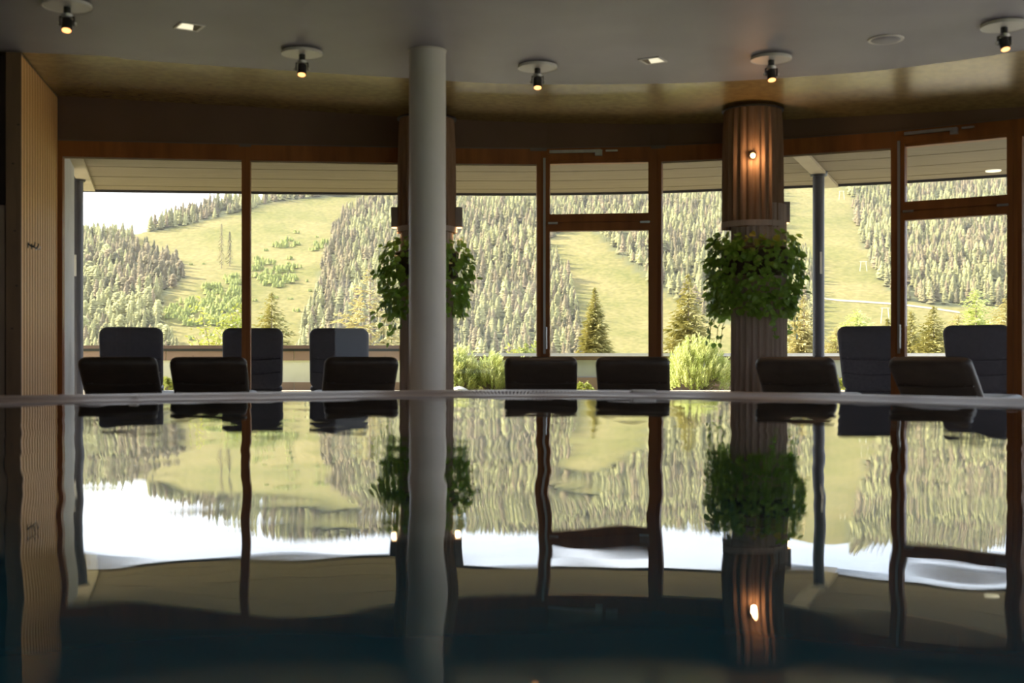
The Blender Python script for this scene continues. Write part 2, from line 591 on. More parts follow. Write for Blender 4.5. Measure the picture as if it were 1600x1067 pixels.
# slatted wood wall on the left: runs from the ceiling edge to the window corner
WA, WB = Vector((*PX(35, 9.74), 0)), Vector((*PX(92, 12.10), 0))
wdir = (WB - WA).normalized()
wn_ = Vector((wdir.y, -wdir.x, 0))                 # faces the room
wlen = (WB - WA).length
Mw = Matrix(((wdir.x, wn_.x, 0, WA.x), (wdir.y, wn_.y, 0, WA.y), (0, 0, 1, 0), (0, 0, 0, 1)))
wall_left = empty('wall_left', (0, 0, 0), kind='structure', label='pale wood slat wall beside the windows')
MB().box((0.0, -0.115, 0), (wlen, -0.012, 3.42), Mw).build('backing', M_wood_dark, wall_left)
ns = 15
pitch = wlen / ns
slat_me = None
for i in range(ns):
    x0 = i * pitch
    if slat_me is None:
        so_ = MB().box((0.0, -0.012, 0), (pitch * 0.70, -0.007, 3.20), Matrix(((wdir.x, wn_.x, 0, 0), (wdir.y, wn_.y, 0, 0), (0, 0, 1, 0), (0, 0, 0, 1)))).build('slat', M_wood_slat, wall_left)
        slat_me = so_.data
    else:
        so_ = link_mesh('slat', slat_me, None, wall_left)
    so_.location = WA + wdir * x0
    if i > 0:
        top = 3.22 + (fascia_top(-4.62) - 3.22) * (i / ns) - 0.02
        so_.scale = (1, 1, top / 3.20)
# end board of that wall
eb = MB().box((-0.03, -0.122, 0), (-0.002, -0.006, 3.21), Mw).build('end_board', M_wood_dark, wall_left)
eb['label'] = 'dark knotty end board'
mb = MB()
for kz, kx in ((1.75, 0.5), (1.30, 0.6), (0.95, 0.35), (2.3, 0.4), (2.62, 0.7)):
    c = Mw @ Vector((-0.031, -0.122 + 0.136 * kx, kz))
    t = Mw.to_3x3() @ Vector((0, 1, 0))
    q = [c + t * (0.011 * math.cos(k * PI / 4)) + Vector((0, 0, 0.007 * math.sin(k * PI / 4))) for k in range(8)]
    mb.add(q, [tuple(range(8))])
mb.build('knot', M_dark, eb)

# dark wall further left with a door
wa = MB().box((-9.0, 9.86, 0), (WA.x - 0.13, 10.0, 3.30)).build('wall_alcove', M_dark)
tag(wa, 'dark brown wall left of the slat wall', kind='structure')
dx0 = WA.x - 0.14
door3 = empty('door_3', (dx0, 9.86, 0), kind='structure', label='beige door leaf in a dark frame at the left edge')
MB().box((-0.035, -0.05, 0), (0.0, 0.0, 2.02)).box((-0.98, -0.05, 0), (-0.94, 0.0, 2.02)).box((-0.94, -0.05, 1.985), (-0.035, 0.0, 2.02)).build('door_frame', M_dark, door3)
MB().slab(0.90, 1.97, 0.03, 0.03, 0.008, 3, Matrix.Translation((-0.487, -0.005, 0.01)) @ Matrix.Rotation(PI / 2, 4, 'X')).build('door_leaf', M_beige, door3)

wl_ = MB().box((-9.2, -6.2, 0), (-9.0, 12.35, 3.7)).build('wall_side_left', M_wall); tag(wl_, 'plaster wall on the left side', kind='structure')

# ------------------------------------------------------------------ windows and glass doors
GL_TOP = 2.76
UP_BOT, LOW_TOP = 2.225, 2.045


def window_unit(name, A, B, label, door=False, handle=False):
    A, B = Vector((*A, 0)), Vector((*B, 0))
    d = (B - A).normalized()
    nrm = Vector((d.y, -d.x, 0))       # into the room
    L = (B - A).length
    root = empty(name, A, math.atan2(d.y, d.x), kind='structure', label=label)
    # local: x along, -y into the room
    J = 0.045
    MB().box((0, -0.05, HEAD - 0.16), (L, 0.05, HEAD)).build('head', M_wood_frame, root)
    MB().box((0, -0.05, 0.0), (J, 0.05, HEAD - 0.16)).build('jamb', M_wood_frame, root)
    MB().box((L - J, -0.05, 0.0), (L, 0.05, HEAD - 0.16)).build('jamb', M_wood_frame, root)
    MB().box((J, -0.05, 0.0), (L - J, 0.05, 0.09)).build('sill', M_wood_frame, root)
    if not door:
        MB().box((J, -0.006, 0.09), (L - J, 0.006, GL_TOP)).build('pane', M_glass, root)
        # thin pale glazing bead at the head
        MB().box((J, -0.02, GL_TOP - 0.016), (L - J, -0.008, GL_TOP)).build('glazing_bead', M_soffit_pale, root)
        return root
    S = 0.055
    MB().box((J, -0.045, UP_BOT - 0.125), (L - J, 0.045, UP_BOT - 0.07)).build('transom', M_wood_frame, root)
    # upper tilting sash
    up = MB().box((J, -0.062, UP_BOT - 0.09), (J + S, 0.03, HEAD - 0.06)).box((L - J - S, -0.062, UP_BOT - 0.09), (L - J, 0.03, HEAD - 0.06)) \
        .box((J + S, -0.062, UP_BOT - 0.085), (L - J - S, 0.03, UP_BOT)).box((J + S, -0.062, HEAD - 0.13), (L - J - S, 0.03, HEAD - 0.06)).build('upper_sash', M_wood_frame, root)
    MB().box((J + S, -0.006, UP_BOT), (L - J - S, 0.006, HEAD - 0.13)).build('pane', M_glass, up)
    for hx in (J + 0.04, L - J - 0.14):
        MB().box((hx, -0.075, UP_BOT - 0.105), (hx + 0.1, -0.062, UP_BOT - 0.085)).build('hinge', M_steel, up)
    lo = MB().box((J, -0.062, 0.02), (J + S, 0.03, UP_BOT - 0.10)).box((L - J - S, -0.062, 0.02), (L - J, 0.03, UP_BOT - 0.10)) \
        .box((J + S, -0.062, LOW_TOP), (L - J - S, 0.03, UP_BOT - 0.10)).box((J + S, -0.062, 0.02), (L - J - S, 0.03, 0.15)).build('door_leaf', M_wood_frame, root)
    MB().box((J + S, -0.006, 0.15), (L - J - S, 0.006, LOW_TOP)).build('pane', M_glass, lo)
    MB().box((J - 0.012, -0.075, 0.75), (J + 0.012, -0.064, HEAD - 0.1)).build('steel_strip', M_steel, root)
    MB().tube([(J + 0.02, -0.10, 0.80), (J + 0.02, -0.10, 1.03)], 0.011).tube([(J + 0.02, -0.06, 0.99), (J + 0.02, -0.10, 0.99)], 0.009).build('handle', M_steel, lo)
    MB().box((0.10, -0.085, HEAD - 0.052), (L * 0.52, -0.062, HEAD - 0.022)).box((L * 0.47, -0.10, HEAD - 0.088), (L * 0.53, -0.062, HEAD - 0.03)) \
        .box((L * 0.56, -0.08, HEAD - 0.045), (L * 0.66, -0.062, HEAD - 0.028)).build('door_closer', M_steel, root)
    return root


window_unit('window_1', WIN[0], WIN[1], 'leftmost wide window pane beside the slat wall')
window_unit('window_2', WIN[1], WIN[2], 'window pane left of the white column')
window_unit('window_3', WIN[2], WIN[3], 'narrow window pane right of the white column')
window_unit('door_1', WIN[3], WIN[4], 'wood framed glass door with top light left of the curtain column', door=True)
window_unit('window_4', WIN[4], WIN[5], 'window pane between the glass door and the curtain column')
window_unit('window_5', WIN[5], WIN[6], 'window pane right of the curtain column')
window_unit('door_2', WIN[6], WIN[7], 'wood framed glass door with top light at the right edge', door=True)
window_unit('window_6', WIN[7], WIN[8], 'window pane beyond the right glass door')
window_unit('window_7', WIN[8], WIN[9], 'window pane next to the last one')
window_unit('window_8', WIN[9], WIN[10], 'last window pane of the curved front')
# unseen side and rear windows, added to brighten the pool hall
side = [(7.05, 7.2), (7.35, 4.0), (7.5, 0.6)]
rear = [(7.5, -6.2), (3.4, -6.2), (-0.7, -6.2), (-4.8, -6.2), (-8.95, -6.2)]
for i in range(2):
    window_unit('window_%d' % (9 + i), side[i], side[i + 1], 'side window pane %s added unseen on the right to brighten the pool hall' % ('nearest the front', 'farther back')[i])
for i in range(2):
    window_unit('window_%d' % (11 + i), rear[i], rear[i + 1], '%s rear window pane added unseen to brighten the pool hall' % ('corner', 'middle')[i])
wb_ = MB().box((-9.0, -6.3, 0), (-0.7, -6.1, 3.5)).build('wall_rear', M_wall)
tag(wb_, 'plaster wall behind the pool', kind='structure')
wr_ = MB().box((7.5, -6.2, 0), (7.7, 0.6, 3.5)).build('wall_right', M_wall)
tag(wr_, 'plaster wall on the right side', kind='structure')
sp_ = MB()
for (xa, ya), (xb, yb) in ((side[0], side[1]), (side[1], side[2])):
    sp_.add([(xa - 0.06, ya, HEAD), (xb - 0.06, yb, HEAD), (xb - 0.06, yb, 3.5), (xa - 0.06, ya, 3.5), (xa + 0.15, ya, HEAD), (xb + 0.15, yb, HEAD), (xb + 0.15, yb, 3.5), (xa + 0.15, ya, 3.5)],
            [(0, 1, 2, 3), (5, 4, 7, 6), (0, 4, 5, 1), (3, 2, 6, 7)])
sp_.box((-9.0, -6.35, HEAD), (7.7, -6.13, 3.5))
tag(sp_.build('trim_2', M_fascia), 'dark brown fascia above the added side and rear windows', kind='structure')

# grey reveal outside the left jamb
A, B = Vector((*PX(99, 12.16), 0)), Vector((*PX(116, 13.6), 0))
d = (B - A).normalized()
Mr = Matrix(((d.x, d.y, 0, A.x), (d.y, -d.x, 0, A.y), (0, 0, 1, 0), (0, 0, 0, 1)))
rv = MB().box((0.06, -0.25, 0), ((B - A).length, 0.0, HEAD), Mr).build('wall_exterior', M_greyplaster)
tag(rv, 'pale grey outside wall end beside the left window', kind='structure')
ex = MB().box((-9.0, 12.2, 0), (A.x - 0.10, 12.35, HEAD + 0.8)).build('wall_front_left', M_greyplaster)
tag(ex, 'outside wall left of the windows', kind='structure')

# ------------------------------------------------------------------ roof overhang with boards
roof = empty('roof', kind='structure', label='overhanging flat roof with board soffit')
nr = 60
w_r = resample([(-9.0, 12.2)] + WIN[:], 400)
r_r = resample([tuple(p) for p in ROOF], 400)
bx_ = np.linspace(-8.9, 7.0, nr)
in_ = np.c_[bx_, np.interp(bx_, w_r[:, 0], w_r[:, 1]) + 0.06]
rx_ = np.linspace(-9.4, 11.1, nr)
rx_ = bx_ * np.interp(bx_, [-9, -4.6, 0, 4.7, 7.0], [1.04, 1.25, 1.24, 1.28, 1.58])
out_ = np.c_[rx_, np.interp(rx_, r_r[:, 0], r_r[:, 1])]
nbrd = 9
for b in range(nbrd):
    t0, t1 = b / nbrd, (b + 1) / nbrd - 0.004
    vs, fs = [], []
    for i in range(nr):
        p0 = in_[i] * (1 - t0) + out_[i] * t0
        p1 = in_[i] * (1 - t1) + out_[i] * t1
        z = HEAD + (0.002 if b % 2 else 0.0)
        vs += [(p0[0], p0[1], z), (p1[0], p1[1], z), (p1[0], p1[1], z + 0.03), (p0[0], p0[1], z + 0.03)]
    for i in range(nr - 1):
        for k in range(4):
            k2 = (k + 1) % 4
            fs.append((i * 4 + k, (i + 1) * 4 + k, (i + 1) * 4 + k2, i * 4 + k2))
    raw('board', vs, fs, M_soffit, roof)
vs, fs = [], []
for i in range(nr):
    p0, p1 = in_[i], out_[i]
    vs += [(p0[0], p0[1], HEAD + 0.03), (p1[0], p1[1], HEAD + 0.03), (p1[0], p1[1], HEAD + 0.3), (p0[0], p0[1] + 0.08, HEAD + 0.75)]
for i in range(nr - 1):
    for k in range(4):
        k2 = (k + 1) % 4
        fs.append((i * 4 + k, (i + 1) * 4 + k, (i + 1) * 4 + k2, i * 4 + k2))
raw('roof_slab', vs, fs, M_edge, roof)
mb = MB()
for i in range(nr - 1):
    p, q = out_[i], out_[i + 1]
    mb.add([(p[0], p[1], HEAD - 0.03), (q[0], q[1], HEAD - 0.03), (q[0], q[1], HEAD + 0.32), (p[0], p[1], HEAD + 0.32),
            (p[0], p[1] + 0.03, HEAD - 0.03), (q[0], q[1] + 0.03, HEAD - 0.03), (q[0], q[1] + 0.03, HEAD + 0.32), (p[0], p[1] + 0.03, HEAD + 0.32)],
           [(0, 1, 2, 3), (5, 4, 7, 6), (0, 4, 5, 1), (3, 2, 6, 7)])
mb.build('edge_trim', M_edge, roof)
for (xa, da, xb, db, w) in ((1238, 12.3, 1300, 15.2, 0.17), (112, 12.6, 138, 15.5, 0.17)):
    A, B = Vector((*PX(xa, da), 0)), Vector((*PX(xb, db), 0))
    d = (B - A).normalized()
    Mr = Matrix(((d.x, d.y, 0, A.x), (d.y, -d.x, 0, A.y), (0, 0, 1, 0), (0, 0, 0, 1)))
    MB().box((0, -w / 2, HEAD - 0.035), ((B - A).length, w / 2, HEAD - 0.001), Mr).build('beam', M_soffit_pale, roof)
ol = MB().lathe([(0.0, -0.012), (0.085, -0.012), (0.09, 0.0)], 20, Matrix.Translation((*PX(1552, 14.0), HEAD))).build('soffit_downlight', M_reflector)
ol.location = (0, 0, 0)
tag(ol, 'small round downlight in the roof soffit seen through the right top light', 'downlight')

for xp, D, lab in ((1279, 14.1, 'slim dark grey round roof post right of the curtain column'),
                   (121, 14.5, 'slim dark grey round roof post at the left window')):
    x, y = PX(xp, D)
    t = empty('roof_post', (x, y, 0), label=lab, cat='post', group='roof posts on the terrace')
    MB().lathe([(0.068, 0), (0.068, HEAD - 0.02)], 24).build('shaft', M_grey_post, t, angle=40)
    MB().lathe([(0.09, HEAD - 0.06), (0.105, HEAD - 0.02), (0.105, HEAD - 0.002)], 24).build('capital', M_blackm, t, angle=40)
    MB().lathe([(0.11, 0), (0.11, 0.02), (0.07, 0.03)], 24).build('base_plate', M_blackm, t, angle=40)
    MB().box((-0.012 + (0.01 if xp > 800 else 0.0), -0.078, 1.70), (0.014 + (0.01 if xp > 800 else 0.0), -0.062, 1.96)).build('light_strip', M_white, t)

# ------------------------------------------------------------------ terrace, garden strip, parapet
tr = MB().box((-14, 12.7, -0.25), (16, 16.4, -0.002)).build('terrace', M_terrace)
tag(tr, 'sunlit pale paving of the terrace under the roof edge', kind='structure')
gb = MB().box((-14, 16.55, -0.3), (16, 18.0, 0.2)).build('garden_bed', M_bed)
tag(gb, 'narrow planted strip between terrace and parapet', kind='structure')
kb = MB().box((-14, 16.4, -0.3), (16, 16.55, 0.25)).build('garden_kerb', M_cream)
tag(kb, 'pale cream kerb in front of the planted strip', kind='structure')

lw = MB().box((-260, -260, -0.6), (7.8, 12.6, -0.26)).box((34, -260, -0.6), (260, 12.6, -0.26)).box((-260, 12.6, -0.6), (-14, 19.0, -0.26)).box((16, 12.6, -0.6), (260, 19.0, -0.26)).build('lawn', M_bed)
pv = MB().box((7.8, -40, -0.6), (34, 12.6, -0.03)).build('bounce_paving', M_terrace)  # unseen paving added to throw neutral light onto the ceiling
tag(pv, 'unseen pale paving added on the right to bounce light indoors', kind='structure')
tag(lw, 'mown lawn around the building', kind='structure')

X = lambda px, D=18.0: (px - 800) * D / F
pl = empty('parapet_left', (0, 0, 0), kind='structure', label='low terrace wall with brown sheet cap left of the column')
MB().box((X(60), 17.96, 0.84), (X(660), 18.42, 0.89)).build('cap', M_brown_cap, pl)
for i in range(6):
    x0, x1 = X(60 + i * 100), X(160 + i * 100) - 0.012
    MB().box((x0, 18.0, 0.66), (x1, 18.06, 0.80)).build('sheet_panel', M_brown_sheet, pl)
    MB().box((x0, 18.0, 0.0), (x1, 18.06, 0.33)).build('base_panel', M_brown_sheet, pl)
    MB().box((x0 + 0.4, 17.99, 0.72), (x0 + 0.415, 18.0, 0.735)).build('rivet', M_brown_cap, pl)
MB().box((X(60), 18.02, 0.33), (X(660), 18.40, 0.84)).build('wall_body', M_cream, pl)
MB().box((X(60), 17.99, 0.80), (X(660), 18.03, 0.84)).build('painted_shadow_line', M_blackm, pl)  # solid black strip painted as the shadow line under the cap
pr = empty('parapet_right', (0, 0, 0), kind='structure', label='low grey plaster terrace wall with pale cap right of the column')
MB().box((X(665), 17.93, 0.725), (X(1760), 18.42, 0.77)).build('cap', M_palecap, pr)
MB().box((X(665), 17.99, 0.665), (X(1760), 18.40, 0.725)).build('painted_shadow_line', M_brown_cap, pr)  # solid dark brown strip painted as shade below the pale cap
MB().box((X(665), 18.02, 0.40), (X(1760), 18.40, 0.665)).build('wall_body', M_greyplaster, pr)
for i in range(11):
    MB().box((X(665 + i * 100), 17.98, 0.0), (X(765 + i * 100) - 0.012, 18.06, 0.40)).build('base_panel', M_brown_sheet, pr)

# ------------------------------------------------------------------ pool
POOL = catmull([(-2.88, 6.66), (-1.59, 7.36), (0.0, 7.93), (1.57, 7.30), (2.66, 6.12), (3.4, 4.8), (3.8, 3.2), (3.9, 1), (3.6, -1.5), (2.0, -3.0),
                (-1, -3.4), (-4, -3), (-5.6, -1.2), (-6, 1.2), (-5.5, 3.6), (-4.4, 5.4)], 14, closed=True)
POOL = np.array(POOL)
WZ = 0.45
tang = np.roll(POOL, -1, 0) - np.roll(POOL, 1, 0)
tang /= np.linalg.norm(tang, axis=1)[:, None]
nor = np.c_[-tang[:, 1], tang[:, 0]]              # outward for this clockwise outline
NP_ = len(POOL)
if np.dot(nor[28], POOL[28] - np.array([0, 2.0])) < 0:
    nor = -nor
water = raw('pool_water', [(p[0], p[1], WZ) for p in POOL], [tuple(range(NP_ - 1, -1, -1))], M_water)
if water.data.polygons[0].normal.z < 0:
    water.data.flip_normals()
tag(water, 'still dark teal pool water mirroring the windows', kind='structure')


def ringband(name, prof, material, parent):
    vs, fs = [], []
    m = len(prof)
    for i in range(NP_):
        for o, z in prof:
            q = POOL[i] + nor[i] * o
            vs.append((q[0], q[1], z))
    for i in range(NP_):
        j = (i + 1) % NP_
        for k in range(m - 1):
            fs.append((i * m + k, j * m + k, j * m + k + 1, i * m + k + 1))
    o = raw(name, vs, fs, material, parent)
    return o


rim = empty('pool_rim', kind='structure', label='curved overflow rim with slatted grate around the pool')
ringband('inner_edge', [(0.0, WZ - 0.08), (0.0, WZ + 0.003), (0.012, WZ + 0.006), (0.12, WZ + 0.014), (0.12, WZ - 0.05)], M_rim, rim)
ringband('channel', [(0.12, WZ - 0.01), (0.37, WZ - 0.01)], M_blackm, rim)
ringband('outer_edge', [(0.37, WZ - 0.05), (0.37, WZ + 0.028), (0.49, WZ + 0.034), (0.505, WZ + 0.028), (0.505, WZ - 0.02)], M_rim, rim)
ringband('outer_wall', [(0.50, WZ - 0.02), (0.50, 0.0)], M_wall, rim)
ringband('basin_wall', [(0.0, WZ - 0.05), (0.0, 0.0)], M_dark, rim)
# grate slats
pc = np.vstack([POOL, POOL[:1]])
seg = np.r_[0, np.cumsum(np.hypot(*(pc[1:] - pc[:-1]).T))]
s = np.arange(0, seg[-1], 0.021)
nc = np.vstack([nor, nor[:1]])
gx, gy = np.interp(s, seg, pc[:, 0]), np.interp(s, seg, pc[:, 1])
gnx, gny = np.interp(s, seg, nc[:, 0]), np.interp(s, seg, nc[:, 1])
mb = MB()
hw = 0.0065
for x, y, nx, ny in zip(gx, gy, gnx, gny):
    tx, ty = ny * hw, -nx * hw
    z0, z1 = WZ + 0.013, WZ + 0.027
    a, b = (x + nx * 0.122, y + ny * 0.122), (x + nx * 0.368, y + ny * 0.368)
    mb.add([(a[0] - tx, a[1] - ty, z0), (a[0] + tx, a[1] + ty, z0), (b[0] + tx, b[1] + ty, z1), (b[0] - tx, b[1] - ty, z1),
            (a[0] - tx, a[1] - ty, z0 - 0.02), (a[0] + tx, a[1] + ty, z0 - 0.02), (b[0] + tx, b[1] + ty, z1 - 0.02), (b[0] - tx, b[1] - ty, z1 - 0.02)],
           [(0, 1, 2, 3), (0, 4, 5, 1), (1, 5, 6, 2), (3, 2, 6, 7), (0, 3, 7, 4)])
gr = mb.build('grate', M_grate, rim)
gr['kind'] = 'stuff'
# white cover on the rim
for xp, D, w, lab in ((1005, 8.12, 0.17, 'small flat white skimmer cover on the pool rim below the glass door'),
                      (211, 7.27, 0.055, 'tiny white cap on the pool rim below the leftmost lounger')):
    x, y = PX(xp, D)
    t = empty('skimmer_cover', (x, y, WZ + 0.024), 0.0, label=lab, cat='cover')
    MB().slab(w, min(0.10, w), 0.016 if w > 0.1 else 0.007, min(0.02, w * 0.3), 0.003, 4, Matrix.Translation((0, -0.05, 0.0))).build('plate', M_white, t, angle=50)
    if w > 0.5: MB().tube([(-w * 0.25, 0, 0.016), (-w * 0.2, 0, 0.028), (w * 0.2, 0, 0.028), (w * 0.25, 0, 0.016)], 0.005).build('grip', M_white, t)

# ------------------------------------------------------------------ white column
cx, cy = PX(668, 9.68)
t = empty('round_column', (cx, cy, 0), label='large smooth white round column from deck to ceiling', cat='column')
MB().lathe([(0.150, 0.0), (0.150, CEIL - 0.001)], 64).build('shaft', M_column, t, angle=40)
MB().lathe([(0.150, CEIL - 0.012), (0.156, CEIL - 0.010), (0.156, CEIL - 0.001)], 64).build('ceiling_collar', M_column, t, angle=40)


# ------------------------------------------------------------------ ceiling lamps
def spotlight(xp, yp, lab, yaw):
    D = F * 2.5 / (HZ - yp)
    x, y = PX(xp, D)
    t = empty('ceiling_spotlight', (x, y, CEIL), yaw, label=lab, cat='spotlight', group='ceiling spotlights')
    MB().lathe([(0.164, -0.030), (0.168, -0.034), (0.168, -0.012), (0.164, -0.008)], 40).lathe([(0.10, -0.008), (0.10, 0)], 24).build('plate', M_white, t, angle=40)
    MB().lathe([(0.026, -0.085), (0.026, -0.034)], 20).build('stem', M_blackm, t, angle=40)
    MB().lathe([(0.036, -0.105), (0.040, -0.100), (0.040, -0.086), (0.036, -0.082)], 20).build('collar', M_steel, t, angle=40)
    MB().box((-0.052, -0.012, -0.165), (-0.044, 0.012, -0.10)).box((0.044, -0.012, -0.165), (0.052, 0.012, -0.10)).box((-0.052, -0.012, -0.108), (0.052, 0.012, -0.10)).build('bracket', M_blackm, t)
    Mh = Matrix.Translation((0, 0, -0.150)) @ Matrix.Rotation(math.radians(-20), 4, 'X')
    hd = MB().lathe([(0.030, 0.035), (0.036, 0.03), (0.036, -0.055), (0.032, -0.055)], 24, Mh).build('lamp_head', M_blackm, t, angle=40)
    MB().lathe([(0.0, -0.0575), (0.031, -0.0565), (0.031, -0.05)], 24, Mh).build('bulb', M_bulb, hd)
    for sx in (-1, 1):
        MB().lathe([(0.0, 0.0), (0.013, 0.0), (0.013, 0.012), (0.0, 0.016)], 14, Matrix.Translation((sx * 0.052, 0, -0.150)) @ Matrix.Rotation(sx * PI / 2, 4, 'Y')).build('knob', M_white, t, angle=40)
    ld = bpy.data.lights.new('spot_beam', 'SPOT')
    ld.energy = 14
    ld.color = (1.0, 0.62, 0.34)
    ld.spot_size = math.radians(70)
    ld.spot_blend = 0.6
    ld.shadow_soft_size = 0.03
    lo = bpy.data.objects.new('spot_beam', ld)
    C.objects.link(lo)
    lo.parent = t
    lo.location = Mh @ Vector((0, 0, -0.075))
    lo.rotation_euler = (math.radians(-20), 0, 0)
    return t


spotlight(105, 4, 'ceiling spotlight above the slat wall, leftmost of the five', 0.1)
spotlight(472, 79, 'ceiling spotlight on a round plate left of the white column', 0.0)
spotlight(840, 101, 'ceiling spotlight nearest the window, above the door', 0.0)
spotlight(1205, 88, 'ceiling spotlight in front of the curtain column', 0.1)
spotlight(1569, 36, 'ceiling spotlight at the right edge of the picture', 0.15)

for xp, yp, rz, lab in ((296, 41, math.radians(32), 'square recessed downlight in the ceiling near the slat wall'),
                        (1020, 94, math.radians(-30), 'square recessed downlight in the ceiling right of the column')):
    D = F * 2.5 / (HZ - yp)
    x, y = PX(xp, D)
    t = empty('recessed_downlight', (x, y, CEIL), rz, label=lab, cat='downlight', group='square recessed downlights')
    w = 0.095
    MB().box((-w, -w, -0.008), (w, -w + 0.018, 0.0)).box((-w, w - 0.018, -0.008), (w, w, 0.0)).box((-w, -w + 0.018, -0.008), (-w + 0.018, w - 0.018, 0)) \
        .box((w - 0.018, -w + 0.018, -0.008), (w, w - 0.018, 0)).build('trim_frame', M_white, t)
    s_ = 1 if xp < 800 else -1
    MB().add([(-w * 0.8, -w * 0.8, -0.002), (w * 0.8, -w * 0.8, -0.002), (w * 0.8, w * 0.8, -0.005), (-w * 0.8, w * 0.8, -0.005)], [(0, 3, 2, 1)]).build('diffuser', M_reflector, t)
    MB().add([(s_ * w * 0.1, -w * 0.8, -0.006), (s_ * w * 0.8, -w * 0.8, -0.006), (s_ * w * 0.8, w * 0.8, -0.007), (s_ * w * 0.5, w * 0.8, -0.007)], [(0, 3, 2, 1)]).build('shutter', M_soffit, t)
x, y = PX(1384, F * 2.5 / (HZ - 61))
t = empty('ceiling_vent', (x, y, CEIL), label='round grey flush vent in the ceiling', cat='vent')
MB().lathe([(0.112, -0.008), (0.136, -0.010), (0.14, 0.0)], 40).build('ring', M_white, t, angle=40)
MB().lathe([(0.0, -0.016), (0.10, -0.016), (0.114, -0.008)], 40).build('disc', M_ceil, t, angle=40)


# ------------------------------------------------------------------ curtain columns with hanging plants
def pleated(R, z0, z1, npl, amp, material, name, parent, seed, loc=(0, 0), hem=0.0, top_in=0.0):
    r_ = random.Random(seed)
    ph = [r_.uniform(0, 6.28) for _ in range(4)]
    n = npl * 8
    nz = 14
    vs, fs = [], []
    for j in range(nz + 1):
        t = j / nz
        z = z0 + (z1 - z0) * t
        for k in range(n):
            a = 2 * PI * k / n
            am = amp * (1.0 - 0.45 * t)
            w = math.sin(npl * a + ph[0] + 0.8 * math.sin(3 * a + ph[1])) + 0.35 * math.sin(2 * npl * a + ph[2] + 1.2 * math.sin(2 * a))
            r = R + am * w - top_in * t ** 6
            vs.append((loc[0] + r * math.cos(a), loc[1] + r * math.sin(a), z + (hem * math.sin(5 * a + ph[3]) if j == 0 else 0)))
    for j in range(nz):
        for k in range(n):
            k2 = (k + 1) % n
            fs.append((j * n + k, j * n + k2, (j + 1) * n + k2, (j + 1) * n + k))
    o = raw(name, vs, fs, material, parent, smooth=True)
    return o


def ivy_leaf_mesh(name, material):
    v = [(0, 0, 0), (-0.5, 0.25, 0.10), (-0.42, 0.65, 0.06), (0, 1.05, -0.12), (0.42, 0.65, 0.06), (0.5, 0.25, 0.10), (0, 0.5, -0.03)]
    f = [(0, 6, 1), (1, 6, 2), (2, 6, 3), (3, 6, 4), (4, 6, 5), (5, 6, 0)]
    me = bpy.data.meshes.new(name)
    me.from_pydata(v, [], f)
    me.materials.append(material)
    return me


LEAF = [ivy_leaf_mesh('leaf_green', M_leafd), ivy_leaf_mesh('leaf_yellow_lit', M_leafy_lit)]


